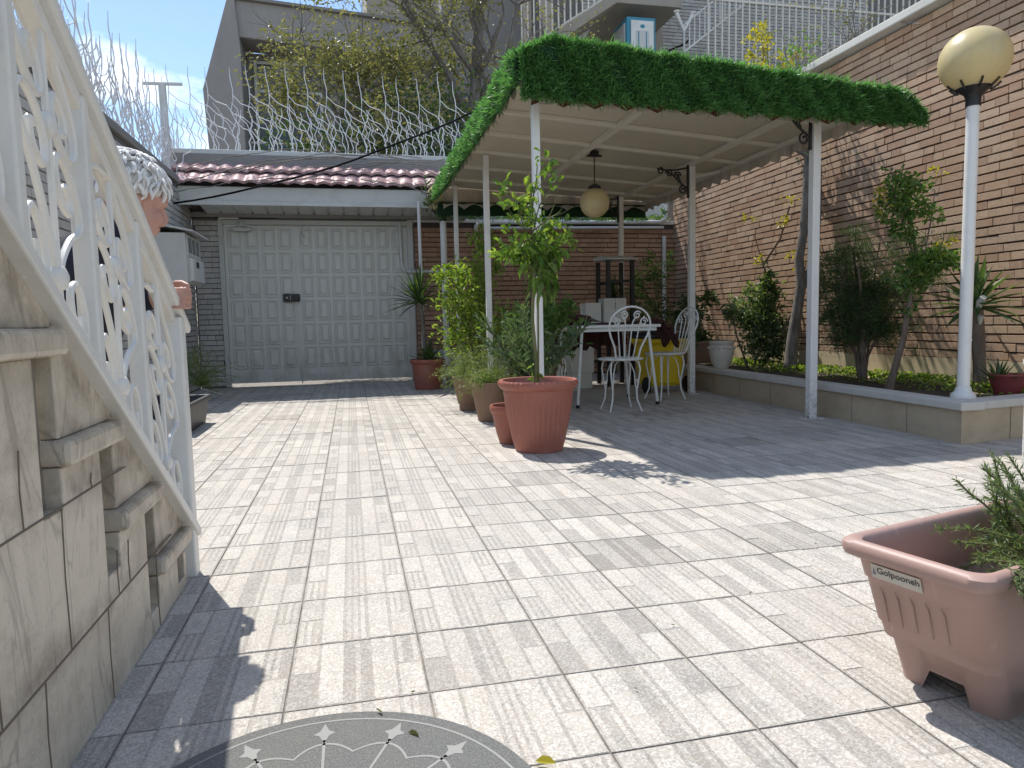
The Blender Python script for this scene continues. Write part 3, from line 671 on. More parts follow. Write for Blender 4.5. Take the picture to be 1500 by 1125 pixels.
mesh_obj('right_valance', curtain((X1c, 8.9), (X1c, 4.68), lambda t: 2.33, lambda t: 2.185, 20, -.035, .016), M['fabric'], ca, smooth=True)
mesh_obj('back_valance', curtain((1.18, 8.93), (3.86, 8.93), lambda t: ZC(1.18 + 2.68*t), lambda t: 2.20, 10, -.06, .02), M['fabric'], ca, smooth=True)
mesh_obj('left_valance', curtain((1.17, 4.6), (1.17, 8.9), lambda t: 2.46, lambda t: 2.40, 19, .085, .006, .0, 'tri'), M['fabric'], ca)
mesh_obj('front_valance', curtain((1.2, 4.63), (4.08, 4.63), lambda t: 2.43 - .10*t, lambda t: 2.245 - .055*t, 13, .04, .008), M['fabric'], ca, smooth=True)
mesh_obj('front_outer_valance', curtain((1.2, 4.59), (4.05, 4.59), lambda t: 2.43 - .10*t, lambda t: 2.235 - .045*t, 13, .05, .006, .5, 'tri'), M['redfabric'], ca)
def turf_strip(p0, p1, zt, zb, nrm, th, count, name, label=None):
    p0 = np.array(p0, float); p1 = np.array(p1, float); nrm = np.array(nrm, float)
    bk = MB(); K = 40; vs = []
    for i in range(K + 1):
        t = i / K; q = p0 + (p1 - p0) * t
        for (o, z) in ((0, zb(t) + .02), (th, zb(t) + .03), (th * 1.1, zt(t) - .05), (th*.5, zt(t) - .012), (-.10, zt(t) - .02), (0, zt(t) - .05)):
            vs.append((q[0] + nrm[0]*o, q[1] + nrm[1]*o, z))
    fs = [(i*6+a, i*6+(a+1) % 6, (i+1)*6+(a+1) % 6, (i+1)*6+a) for i in range(K) for a in range(6)] + [tuple(range(6)), tuple(reversed(range(K*6, K*6+6)))]
    bk.add(vs, fs); o = mesh_obj(name, bk, M['turfback'], ca)
    t = N.uniform(-.006, 1.006, count); f = N.uniform(0, 1.22, count)      # f>1: over the rounded top
    ztv = np.array([zt(a) for a in np.clip(t, 0, 1)]); zbv = np.array([zb(a) for a in np.clip(t, 0, 1)])
    P = p0 + (p1 - p0) * t[:, None]; z = zbv + (ztv - zbv) * np.minimum(f, 1); over = np.maximum(f - 1, 0) / .22
    lump = .018 * np.sin(t * 37) * np.sin(f * 5 + t * 11) + .012 * np.sin(t * 91 + f * 7) + N.normal(0, .003, count)
    oo = th * (1 - over * 1.6) + lump; P = np.column_stack([P[:, 0] + nrm[0]*oo, P[:, 1] + nrm[1]*oo, z - .012 + .01 * np.sin(t * 60) * over])
    D = nrm * (1 - over * .8)[:, None] + N.normal(size=(count, 3)) * .8 + np.array([0, 0, 1.]) * (-.15 + 1.0 * np.maximum(f - .8, 0) * 3)[:, None]
    bl = MB(); blades(bl, P, D, .046 * np.where(N.random(count) < .06, 1.7, 1.0), .0085); mesh_obj('turf_blades', bl, M['turf'], o)
turf_strip((1.13, 4.545, 0), (4.10, 4.545, 0), lambda t: 2.60 - .235 * t - .10 * max(0, .06 - t) / .06 - .12 * max(0, t - .95) / .05, lambda t: 2.205 - .045 * t, (0, -1, 0), .05, 42000, 'front_turf_edge')
turf_strip((1.13, 8.9, 0), (1.13, 4.56, 0), lambda t: 2.47 + .04 * t, lambda t: 2.325 - .02 * t, (-1, 0, 0), .04, 26000, 'left_turf_edge')
turf_strip((3.9, 8.99, 0), (1.12, 8.99, 0), lambda t: 2.30, lambda t: 2.11, (0, 1, 0), .04, 8000, 'back_turf_edge')
def bracket(x, y, z):
    mb = MB(); P = lambda u, v: (x - u, y, z + v)        # reaches left from the post
    mb.tube([P(0, -.24), P(0, .06)], .012, 8); mb.tube([P(0, .035), P(.12, .01), P(.24, .005), P(.33, .02)], .009, 8)
    for c, r, a0, tr, sg in (((.30, .0), .035, PI*.5, 1.2, 1), ((.20, -.025), .04, 0, 1.3, 1), ((.115, -.045), .04, PI, 1.3, -1), ((.05, -.185), .045, PI*.5, 1.2, -1)):
        mb.tube([P(c[0] + a, c[1] + b_) for a, b_ in spiral((0, 0), r, a0, tr, sg)], .008, 7)
    mb.tube([P(.01, -.16), P(.05, -.14), P(.10, -.10), P(.16, -.04), P(.24, -.005)], .010, 8)
    mb.tube([P(.07, -.13), P(.10, -.06), P(.15, -.01)], .008, 7); mb.ball(P(0, -.25), .016, 10, 6)
    mesh_obj('bracket', mb, M['black'], ca, smooth=True)
for x, y, wd in (POSTS[1], POSTS[3], POSTS[5]): bracket(x - wd/2 - .012, y, 2.27 if y < 5 else 2.26)
# pendant lamp
pd = thing('pendant_lamp', 'cream globe pendant lamp hanging from the canopy ceiling', 'lamp', (2.34, 6.6, 2.40))
m = MB(); m.tube([(2.34, 6.6, 2.10), (2.34, 6.6, 2.40)], .006); mesh_obj('cord', m, M['black'], pd)
m = MB(); m.lathe([(.02, 0), (.045, .01), (.045, .035), (.02, .05), (.0, .05)], (2.34, 6.6, 2.355), 20); m.box((2.27, 6.58, 2.345), (2.41, 6.62, 2.36)); mesh_obj('ceiling_rose', m, M['black'], pd)
m = MB(); m.lathe([(.062, 0), (.06, .03), (.02, .055), (0, .055)], (2.34, 6.6, 2.035), 20); mesh_obj('cap', m, M['black'], pd, smooth=True)
m = MB(); m.ball((2.34, 6.6, 1.91), .142, 28, 18); mesh_obj('globe', m, M['globe'], pd, smooth=True)

# ------------------------------------------------------------------ garden lamps
def garden_lamp(x, y, z0, ztop, rg, label, rp, zg):
    g_ = thing('garden_lamp', label, 'lamp', (x, y, z0))
    m = MB(); m.lathe([(rp*1.95, 0), (rp*2.0, .015), (rp*1.75, .03), (rp*1.35, .042), (rp*1.25, .06), (rp, .075)], (x, y, z0), 28); mesh_obj('base', m, M['post'], g_, smooth=True)
    m = MB(); m.lathe([(rp, 0), (rp, ztop - z0 - .075)], (x, y, z0 + .075), 24); m.lathe([(rp + .004, 0), (rp + .004, .006)], (x, y, z0 + .36), 24); mesh_obj('pole', m, M['post'], g_, smooth=True)
    m = MB(); m.lathe([(rp + .006, 0), (rp + .006, .05), (rp*1.5, .075), (rp*2.6, .10), (rp*3.1, .125), (rp*2.9, .13), (0, .11)], (x, y, ztop - .02), 28)
    zb = ztop + .10
    for k in range(8):
        a = k * PI / 4 + .3; c, s = math.cos(a), math.sin(a); rr = []
        for th in (.82, .70, .58, .47): rr.append((x + c * (rg + .004) * math.sin(PI - th*1.0), y + s * (rg + .004) * math.sin(PI - th), zg - (rg + .004) * math.cos(th)))
        m.tube(list(reversed(rr)), .006, 6)
    mesh_obj('holder', m, M['black'], g_, smooth=True)
    m = MB(); m.ball((x, y, zg), (rg, rg, rg * .97), 40, 26); mesh_obj('globe', m, M['globe'], g_, smooth=True)
garden_lamp(3.74, 3.70, .25, 2.05, .195, 'white garden lamp with a yellowed globe at the corner of the stone bed', .036, 2.30)
garden_lamp(1.20, 9.15, .0, 2.10, .20, 'white garden lamp half hidden behind the left edge of the canopy', .04, 2.37)
m = MB(); m.tube([(.91, 9.2, 0), (.90, 9.2, 2.34)], .022, 10); o = mesh_obj('support_pole', m, M['post'], smooth=True, origin=(.9, 9.2, 0)); tag(o, 'thin white pole beside the gate holding up the roof edge', 'pole')
m = MB(); m.tube([(.70, 9.92, 1.86), (.71, 9.88, 1.60), (.74, 9.88, 1.52), (.80, 9.88, 1.50), (1.5, 9.88, 1.50)], .022, 10); m.tube([(.71, 9.88, 1.6), (.70, 9.88, 2.15)], .02, 10); o = mesh_obj('drain_pipe', m, M['corr'], smooth=True, origin=(.9, 9.88, 1.5)); tag(o, 'pale drain pipe bent at a right angle right of the gate', 'pipe')
m = MB(); m.tube([(1.75, 9.86, 1.9), (1.75, 9.86, 2.12), (1.80, 9.86, 2.17), (4.5, 9.86, 2.20), (4.6, 9.86, 2.25), (4.62, 9.86, 2.45)], .028, 10); m.tube([(1.85, 9.84, 2.09), (4.55, 9.84, 2.12)], .02, 10); o = mesh_obj('drain_pipe', m, M['fascia'], smooth=True, origin=(2.5, 9.86, 2)); tag(o, 'long grey pipes running along the top of the shaded back wall', 'pipe')
m = MB(); m.tube([(4.58, 9.88, .3), (4.58, 9.88, 2.0)], .03, 10); o = mesh_obj('drain_pipe', m, M['fascia'], smooth=True, origin=(4.58, 9.88, 0)); tag(o, 'upright grey pipe in the corner of the two brick walls', 'pipe')

# ------------------------------------------------------------------ garden bed on the right
bd = thing('garden_bed', 'low travertine garden bed with pale stone coping along the sunny wall', 'planter bed', (4.1, 6, 0))
PX = lambda y: 3.535 + (y - 3.5) * .045
m = MB()
m.add([(PX(3.5), 3.5, -.01), (XW - .03, 3.66, -.01), (XW - .03, 9.9, -.01), (PX(9.9), 9.9, -.01), (PX(3.5), 3.5, .20), (XW - .03, 3.66, .20), (XW - .03, 9.9, .20), (PX(9.9), 9.9, .20)],
      [(0, 1, 5, 4), (3, 0, 4, 7), (1, 2, 6, 5), (2, 3, 7, 6), (4, 5, 6, 7)]); mesh_obj('wall', m, M['stone'], bd)
jn = MB()
for k in range(11): y = 3.95 + .56 * k; jn.tube([(PX(y), y, 0), (PX(y), y + .002, .20)], .0022, 5)
for x in (3.95, 4.4): jn.tube([(x, 3.5 + (x - 3.535) * .128, 0), (x, 3.5 + (x - 3.535) * .128, .20)], .0022, 5)
mesh_obj('joint', jn, M['grout'], bd)
m = MB(); e = .03; wd = .17
ou = [(PX(3.5) - e, 3.5 - e), (XW - .03, 3.66 - e)]; 
m.bar((PX(3.5) - e + wd/2, 3.5 - e, .227), (PX(9.88) - e + wd/2, 9.88, .227), wd, .05)
mesh_obj('coping', m, M['stonewash'], bd, bevel=.008)
m = MB(); m.bar((PX(3.5) - e + wd + .002, 3.475 + wd/2 + .02, .2268), (XW - .03, 3.64 + wd/2, .2268), wd, .05); mesh_obj('coping', m, M['stonewash'], bd, bevel=.008)
m = MB(); K = 30; vs = []
for i in range(K + 1):
    y = 3.7 + 6.15 * i / K
    for j in range(9):
        x = PX(y) + .14 + (XW - .03 - PX(y) - .14) * j / 8; vs.append((x, y, .203 + .02 * math.sin(x * 9) * math.sin(y * 7) + U(0, .018)))
m.add(vs, [(i*9+j, i*9+j+1, (i+1)*9+j+1, (i+1)*9+j) for i in range(K) for j in range(8)]); mesh_obj('soil', m, M['soil'], bd, smooth=True)
gc = MB(); n = 5200
yy = N.uniform(3.8, 8.2, n); xx = 4.78 - .06 - np.abs(N.normal(0, .26, n)); ok = (xx > 3.8) & (np.sin(yy * 5.3 + xx * 4) + N.normal(0, .7, n) > -.3); xx, yy = xx[ok], yy[ok]
leaves(gc, np.column_stack([xx, yy, N.uniform(.21, .275, len(xx))]), np.column_stack([N.normal(0, .6, len(xx)), N.normal(0, .6, len(xx)), np.full(len(xx), .5)]), .034, .62)
o = struct('ground_cover', gc, M['lf_bright'], 'stuff'); 
tag(o, 'small green ground cover leaves growing at the foot of the sunny wall', 'ground cover')

# ------------------------------------------------------------------ pots
def ribbed_pot(parent, c, rb, rtp, h, mat, ribs=44, lip=.028, rib_d=.022):
    prof = [(rb*.97, 0), (rb, .012)]; K = 16
    for i in range(K + 1):
        t = i / K; prof.append((rb + (rtp*.93 - rb) * t ** .85, .014 + (h - .075) * t))
    prof += [(rtp*.93, h - .058), (rtp*.985, h - .052), (rtp + lip*.4, h - .03), (rtp + lip*.45, h - .012), (rtp + lip*.15, h), (rtp*.94, h - .002), (rtp*.90, h - .02), (rtp*.86, h - .10), (rtp*.84, h - .105)]
    def mod(a, z, i):
        if .05 < z < h - .12 and 2 <= i <= K + 2: return 1 + rib_d * (abs(math.sin(a * ribs / 2)) - .5)
        if i in (K + 5, K + 6): return 1 + .008 * math.sin(a * 46 + z * 40)
        return 1
    mb = MB().lathe(prof, c, 176, mod); return mesh_obj('pot', mb, mat, parent, smooth=True)
def soil_disc(parent, c, r): return mesh_obj('soil', MB().lathe([(r, 0), (r * .98, .012), (r * .5, .02), (0, .022)], c, 30), M['soil'], parent, smooth=True)
def smooth_pot(parent, c, prof, mat, n=48): return mesh_obj('pot', MB().lathe(prof, c, n), mat, parent, smooth=True)

# big pot with the young citrus tree
c = (1.10, 4.17, 0)
bp = thing('potted_citrus_tree', 'young citrus tree with bright top leaves in the large ribbed terracotta pot', 'potted tree', c)
ribbed_pot(bp, c, .148, .232, .435, M['terra'], 36, .028, .034); soil_disc(bp, (c[0], c[1], .345), .20)
tk = MB(); pts = [(1.085, 4.17, .35), (1.09, 4.165, .55), (1.07, 4.16, .80), (1.085, 4.16, 1.05), (1.09, 4.155, 1.22), (1.07, 4.16, 1.38)]
tk.tube(pts, [.013, .012, .011, .010, .008, .006], 8); tk.tube([(1.10, 4.16, .36), (1.105, 4.16, .70), (1.11, 4.16, 1.15)], .006, 6)
tips = []
for z, dx, dy, l in ((1.10, -.5, .1, .22), (1.12, .6, -.2, .24), (1.2, .25, .4, .2), (1.22, -.45, -.3, .24), (1.25, .4, -.3, .26), (1.32, .55, .1, .22), (1.36, -.5, .2, .18), (1.37, -.05, 0, .34), (1.3, .1, -.4, .2), (1.18, -.2, -.4, .18)):
    grow(tk, (1.08, 4.16, z), (dx, dy, .55), l, .0055, 1, tips, 4, .2, 2, .6, .7, .03)
mesh_obj('trunk', tk, M['stem'], bp, smooth=True)
lf = MB()
clump(lf, (1.085, 4.16, 1.205), (.155, .13, .085), 190, .066, .46, 34, .7, -.1, droop=.35); clump(lf, (1.12, 4.15, 1.08), (.075, .08, .15), 120, .068, .42, 20, .5, -.9, droop=.45)
clump(lf, (1.22, 4.16, 1.21), (.10, .08, .075), 60, .062, .45, 14, .8, .2); clump(lf, (.96, 4.15, 1.20), (.10, .08, .08), 55, .058, .42, 12, .8, .2)
spray(lf, tips, 5, .058, .45, .022)
for z in (.42, .47, .52, .44): leaves(lf, [(1.075 + U(-.02, .02), 4.16, z)] * 3, N.normal(size=(3, 3)), .05, .4)
V_ = np.array(lf.v).reshape(-1, 6, 3); keep_ = [q for q in V_ if q[0][0] < 1.33 and not (q[0][2] > 1.36 and q[0][0] > 1.19)]; lf = MB(); [lf.add(q, [(0, 1, 2, 3), (0, 3, 4, 5)]) for q in keep_]
mesh_obj('foliage', lf, M['lf_citrus'], bp)
lf = MB(); tp = [(1.03, 4.15, 1.50), (1.0, 4.15, 1.47), (1.05, 4.16, 1.54), (1.02, 4.14, 1.44), (.98, 4.15, 1.50), (1.04, 4.14, 1.58)]
for p, d in zip(tp * 2, ((-.9, 0, .2), (-1, -.1, .05), (.5, .1, .8), (.7, -.4, -.1), (-.4, -.3, .9), (.3, .1, 1), (.9, 0, .25), (.2, -.6, -.5), (.6, .5, .3), (-.6, .4, .3), (.9, -.3, .4), (-.2, -.5, .8))): leaves(lf, [p], [d], .085, .42, droop=.1)
clump(lf, (1.22, 4.15, 1.31), (.05, .05, .09), 16, .055, .4, 5); clump(lf, (1.31, 4.17, 1.24), (.07, .06, .05), 14, .07, .42, 5)
clump(lf, (.88, 4.15, 1.20), (.04, .05, .03), 10, .05, .4, 4); clump(lf, (.99, 4.14, 1.36), (.05, .05, .05), 22, .05, .4, 6)
mesh_obj('young_leaves', lf, M['lf_bright'], bp)
# small terracotta pot
c = (1.0, 4.48, 0)
sp_ = thing('terracotta_pot', 'small terracotta pot tucked behind the large ribbed pot', 'pot', c)
ribbed_pot(sp_, c, .085, .135, .25, M['terra'], 30, .018, .02); soil_disc(sp_, (c[0], c[1], .20), .115)
# brown tapered pot and neighbour with ferns, oleander
c = (1.07, 5.55, 0)
b1 = thing('potted_fern', 'feathery fern in the tall brown tapered pot, nearest of the two ferns', 'potted plant', c)
smooth_pot(b1, c, [(.10, 0), (.105, .01), (.15, .26), (.165, .30), (.168, .315), (.155, .315), (.14, .28), (0, .27)], M['brownpot'])
def fern(parent, c, n, L, r, mat=M['lf_fern']):
    f = MB(); s_ = MB()
    for _ in range(n):
        a = U(0, 2*PI); e = U(.1, 1.2); d = Vector((math.cos(a)*math.sin(e), math.sin(a)*math.sin(e), math.cos(e)))
        pts, dd = wander((c[0] + U(-.05, .05), c[1] + U(-.05, .05), c[2]), d, L * U(.6, 1.15), 7, .14, -.17)
        s_.tube(pts, .0016, 4); P = []; D = []
        for i in range(1, 8):
            for q in range(11):
                t = U(0, 1); p = pts[i-1].lerp(pts[i], t); P.append(p + Vector((R.gauss(0, .012), R.gauss(0, .012), R.gauss(0, .012)))); D.append((dd.x + R.gauss(0, 1), dd.y + R.gauss(0, 1), dd.z + R.gauss(0, .9)))
        blades(f, [tuple(p) for p in P], D, .03, .0032)
    mesh_obj('fronds', f, mat, parent); mesh_obj('stems', s_, M['stem'], parent)
fern(b1, (1.05, 5.53, .30), 64, .33, .2)
c = (1.02, 6.32, 0)
b2 = thing('potted_fern', 'feathery fern spilling over a brown pot on a stand, behind the tapered pot', 'potted plant', c)
smooth_pot(b2, c, [(.09, .0), (.09, .05), (.10, .06), (.145, .27), (.15, .30), (.135, .30), (0, .27)], M['brownpot'])
fern(b2, (1.0, 6.3, .29), 58, .34, .2)
c = (1.36, 5.35, 0)
ol = thing('potted_oleander', 'grey green oleander bush in a dark pot between post and ferns', 'potted plant', c)
smooth_pot(ol, c, [(.12, 0), (.13, .01), (.17, .26), (.18, .29), (.165, .29), (0, .26)], M['brownpot'])
tk = MB(); lf = MB(); tips = []
for _ in range(34):
    a = U(0, 2*PI); e = U(.05, .8); d = (math.cos(a)*math.sin(e), math.sin(a)*math.sin(e), math.cos(e))
    pts, dd = wander((c[0] + U(-.05, .05), c[1] + U(-.05, .05), .27), d, U(.35, .68), 7, .1, .02); tk.tube(pts, [.006 - .0006*i for i in range(8)], 5)
    for i in range(1, 8):
        for q in range(9): leaves(lf, [pts[i].lerp(pts[i-1], U(0, 1))], [(dd.x + R.gauss(0, .75), dd.y + R.gauss(0, .75), dd.z + .5 + R.gauss(0, .5))], .085, .16)
mesh_obj('stems', tk, M['stem'], ol); mesh_obj('foliage', lf, M['lf_olean'], ol)
# lush citrus / privet bushes behind
def bush(label, c, rpot, hpot, potmat, h0, clumps, mat, L, wd, cat='potted plant', name='potted_shrub', stems=8, group=None):
    t = thing(name, label, cat, c)
    if hpot: smooth_pot(t, c, [(rpot*.7, 0), (rpot*.72, .01), (rpot*.95, hpot*.9), (rpot, hpot), (rpot*.9, hpot), (0, hpot*.9)], potmat)
    tk = MB(); lf = MB()
    for q, (dx, dy, z, rx, ry, rz, n) in enumerate(clumps):
        clump(lf, (c[0] + dx, c[1] + dy, c[2] + z), (rx, ry, rz), n, L, wd, max(6, n // 12))
        for k in range(max(2, stems // len(clumps))):
            pts = [Vector((c[0] + U(-.03, .03), c[1] + U(-.03, .03), c[2] + max(0, hpot - .04)))]; e = Vector((c[0] + dx + U(-rx, rx)*.6, c[1] + dy + U(-ry, ry)*.6, c[2] + z + U(-.2, .7)*rz))
            for i in range(1, 7): pts.append(pts[0].lerp(e, i / 6) + Vector((U(-.015, .015), U(-.015, .015), 0)))
            tk.tube(pts, [.009 - .001*i for i in range(7)], 5)
    mesh_obj('stems', tk, M['stem'], t); mesh_obj('foliage', lf, mat, t); return t
bush('tall bushy shrub with bright small leaves by the left canopy posts', (1.33, 7.55, 0), .2, .28, M['brownpot'], .3,
     [(0, 0, .70, .36, .25, .30, 900), (-.12, 0, 1.05, .28, .2, .32, 820), (.10, 0, 1.40, .17, .15, .28, 380), (-.28, .1, 1.30, .16, .14, .14, 200), (.25, -.3, .75, .30, .22, .24, 420), (.14, .05, 1.68, .12, .1, .12, 120)], M['lf_bright'], .062, .42, stems=18)
bush('broad leaved shrub behind the oleander, in front of the table', (1.66, 6.0, 0), .18, .28, M['brownpot'], .3,
     [(0, 0, .62, .26, .2, .22, 420), (-.12, 0, .80, .24, .18, .18, 330), (.16, .1, .84, .16, .14, .16, 200)], M['lf_mid'], .075, .36, stems=9)
bush('dark shrub standing left of the table behind the citrus tree', (2.05, 7.5, 0), .18, .25, M['brownpot'], .3,
     [(0, 0, .6, .24, .2, .26, 380), (-.06, 0, .92, .18, .16, .2, 220), (.12, 0, .86, .14, .12, .12, 110)], M['lf_mid'], .065, .38, stems=8)
c = (1.28, 8.98, 0); wp = thing('flower_pot', 'pale glazed pot behind the ferns by the low white ledge', 'pot', c)
smooth_pot(wp, c, [(.10, 0), (.11, .01), (.16, .22), (.185, .26), (.185, .285), (.165, .285), (0, .26)], M['whitepot'])
m = MB(); m.box((1.10, 9.45, -.01), (2.1, 9.9, .42)); o = mesh_obj('low_ledge', m, M['stonewash'], bevel=.012, origin=(1.6, 9.7, 0)); tag(o, 'low pale ledge against the back wall right of the gate', 'ledge')
# agave pot with yucca
c = (.885, 8.55, 0)
ay = thing('potted_yucca', 'spiky yucca on a bare stem in a terracotta pot beside the gate', 'potted plant', c)
ribbed_pot(ay, c, .16, .205, .36, M['terra'], 34, .02, .014); soil_disc(ay, (c[0], c[1], .30), .18)
def rosette(mb, c, n, L, w, emin=.05, emax=1.75, droop=.5):
    for i in range(n):
        a = i * 2.399963 + U(-.2, .2); e = emin + (emax - emin) * (i / n) ** .9; l = L * U(.8, 1.1); d = Vector((math.cos(a)*math.sin(e), math.sin(a)*math.sin(e), math.cos(e))); s = Vector((-math.sin(a), math.cos(a), 0))
        p = Vector(c) + d * .02; vs = []; K = 6
        for k in range(K + 1):
            t = k / K; q = p + d * (l * t) + Vector((0, 0, -1)) * (droop * l * .35 * t * t * math.sin(min(e, 1.5))); ww = w * (.55 + 1.1 * t if t < .35 else 1.0 * (1 - ((t - .35) / .65) ** 1.6) + .015)
            nv = d.cross(s).normalized()
            vs += [q + s * ww * .5 + nv * ww * .18, q - nv * ww * .06, q - s * ww * .5 + nv * ww * .18]
        mb.add(vs, [(3*k+j, 3*k+3+j, 3*k+4+j, 3*k+1+j) for k in range(K) for j in (0, 1)])
tk = MB(); tk.tube([(.87, 8.55, .3), (.86, 8.56, .55), (.84, 8.55, .85), (.815, 8.55, 1.02)], [.032, .026, .026, .03], 10); mesh_obj('trunk', tk, M['barkgrey'], ay, smooth=True)
lf = MB(); rosette(lf, (.81, 8.55, 1.03), 62, .46, .034); mesh_obj('rosette', lf, M['lf_yucca'], ay)
lf = MB(); rosette(lf, (.90, 8.5, .33), 34, .26, .034, .1, 1.35, .2); mesh_obj('lower_rosette', lf, M['lf_yucca'], ay)
# black planter and fern on the left
def trough(parent, x0, x1, y0, y1, h, mat, tp=.03, lip=.02, t=.012, name='box'):
    m = MB(); o = [(x0+tp, y0+tp), (x1-tp, y0+tp), (x1-tp, y1-tp), (x0+tp, y1-tp)]; q = [(x0, y0), (x1, y0), (x1, y1), (x0, y1)]
    e = lip; r1 = [(x0-e, y0-e), (x1+e, y0-e), (x1+e, y1+e), (x0-e, y1+e)]; inn = [(x0+t, y0+t), (x1-t, y0+t), (x1-t, y1-t), (x0+t, y1-t)]; bt = [(x0+tp+t, y0+tp+t), (x1-tp-t, y0+tp+t), (x1-tp-t, y1-tp-t), (x0+tp+t, y1-tp-t)]
    L = [(o, 0), (q, h-.035), (r1, h-.033), (r1, h), (inn, h), (bt, h*.55)]; vs = [(x, y, z) for pl_, z in L for x, y in pl_]
    m.add(vs, [(3, 2, 1, 0), (20, 21, 22, 23)] + [(k*4+i, k*4+(i+1) % 4, k*4+4+(i+1) % 4, k*4+4+i) for k in range(5) for i in range(4)])
    return mesh_obj(name, m, mat, parent, bevel=.006)
bt = thing('black_planter', 'black plastic trough planter standing on the paving by the railing', 'planter', (-1.35, 6.0, 0))
trough(bt, -1.62, -1.19, 5.58, 6.35, .235, M['blackpot'], .03); soil_ = MB(); soil_.box((-1.58, 5.63, .10), (-1.23, 6.3, .14)); mesh_obj('soil', soil_, M['soil'], bt)
bf = thing('garden_fern', 'feathery green plant growing at the foot of the grey pillar', 'plant', (-1.62, 8.2, 0))
fern(bf, (-1.62, 8.2, .18), 60, .46, .3); fern(bf, (-1.66, 7.9, .38), 26, .38, .3)
# ------------------------------------------------------------------ table, chairs, bin and rack
tb = thing('garden_table', 'small white metal table with slim legs under the canopy', 'table', (2.4, 6.4, 0))
m = MB(); m.box((1.93, 6.0, .712), (2.75, 6.78, .738)); mesh_obj('tabletop', m, M['whitemetal'], tb, bevel=.006)
m = MB(); m.box((1.96, 6.03, .68), (2.72, 6.75, .711)); mesh_obj('apron', m, M['whitemetal'], tb)
for x, y, dx, dy in ((2.02, 6.08, -.06, -.04), (2.66, 6.08, .07, -.04), (2.02, 6.70, -.06, .04), (2.66, 6.70, .07, .04)):
    m = MB(); m.tube([(x, y, .69), (x + dx, y + dy, .02)], .0145, 10); l_ = mesh_obj('leg', m, M['whitemetal'], tb, smooth=True)
    m = MB(); m.tube([(x + dx, y + dy, .0), (x + dx, y + dy, .028)], .018, 10); mesh_obj('rubber_foot', m, M['rubber'], l_, smooth=True)
def make_chair(label):
    t = thing('garden_chair', label, 'chair', (0, 0, 0), 'white wrought iron chairs around the table')
    r = .0075; sr = .19
    m = MB(); m.lathe([(sr - .02, 0), (sr, .003), (sr + .006, .012), (sr, .02), (sr - .02, .022), (0, .024)], (0, 0, .436), 36)
    mesh_obj('seat', m, M['whitemetal'], t, smooth=True)
    # back: loop and fanned rods; local +y is the front of the chair, back at -y
    yb = -.17; P = lambda u, z: (u, yb - .13 * max(0, (z - .45)) / .45, z)
    m = MB(); loop = []
    for i in range(33):
        t_ = i / 32; s = t_ * PI
        z = .45 + .44 * math.sin(s) ** .62 if True else 0
        wdt = .10 + .075 * min(1, (z - .45) / .22); u = -math.cos(s) * wdt if z > .5 else math.copysign(wdt, -math.cos(s)); loop.append(P(u, z))
    ol_ = [P(-.095, .45), P(-.115, .55), P(-.155, .64), P(-.178, .71)] + [P(-.178 * math.cos(a), .73 + .16 * math.sin(a)) for a in [PI * k / 14 for k in range(1, 14)]] + [P(.178, .71), P(.155, .64), P(.115, .55), P(.095, .45)]
    m.tube(ol_, r * 1.1, 8)
    for ub, ut in ((-.06, -.105), (-.025, -.04), (.012, .02), (.05, .085)):
        pts = [P(ub + (ut - ub) * k / 6, .45 + .30 * k / 6) for k in range(7)]
        sg = 1 if ut > 0 else -1; m.tube(pts + [P(ut + x, .75 + y_) for x, y_ in [(sg * .012, .035), (sg * .035, .06)]], r * .72, 6)
    for cu, cz, rr, a0, sg in ((-.115, .765, .035, PI, -1), (.115, .765, .035, 0, 1), (-.055, .82, .034, PI * .8, -1), (.055, .82, .034, PI * .2, 1)):
        m.tube([P(cu + x, cz + y_) for x, y_ in spiral((0, 0), rr, a0, 1.35, sg)], r * .72, 6)
    mesh_obj('backrest', m, M['whitemetal'], t, smooth=True)
    for a in (PI * .25, PI * .75, PI * 1.25, PI * 1.75):
        ca_, sa = math.cos(a), math.sin(a); m = MB()
        m.tube([(ca_ * q, sa * q, z) for q, z in ((.13, .44), (.17, .42), (.185, .36), (.17, .27), (.15, .18), (.155, .10), (.20, .0))], r, 8); mesh_obj('leg', m, M['whitemetal'], t, smooth=True)
        m = MB(); m.tube([(ca_ * q, sa * q, z) for q, z in ((.05, .43), (.10, .40), (.13, .33), (.135, .24), (.15, .18))], r * .7, 6); mesh_obj('leg_brace', m, M['whitemetal'], t, smooth=True)
    return t
ch = make_chair('white iron chair with fan back standing in front of the table, back to the viewer')
c2 = copy_tree(ch); c2['label'] = 'white iron chair right of the table, in front of the yellow bin'
c3 = copy_tree(ch); c3['label'] = 'white iron chair left of the table, beside the large citrus pot'
place(ch, (2.27, 5.78, 0), -.06); place(c2, (2.98, 6.42, 0), PI * .5 + .15); place(c3, (1.86, 6.55, 0), -PI * .5 - .2)
m = MB(); K = 16; vs = []
for i in range(K + 1):
    for j in range(K + 1):
        x = 2.84 + .22 * i / K; y = 6.30 + .34 * j / K; vs.append((x + .03 * math.sin(j * .9), y, .80 - .05 * abs(math.sin(i * .6 + j * .35)) - (.26 * ((i / K) ** 2) * (.6 + .4 * math.sin(j * .7)))))
m.add(vs, [(i*(K+1)+j, (i+1)*(K+1)+j, (i+1)*(K+1)+j+1, i*(K+1)+j+1) for i in range(K) for j in range(K)])
o = mesh_obj('cloth', m, M['maroon'], smooth=True, origin=(2.95, 6.5, .7)); so = o.modifiers.new('thick', 'SOLIDIFY'); so.thickness = .012; tag(o, 'dark maroon cloth draped over the chair right of the table', 'cloth')
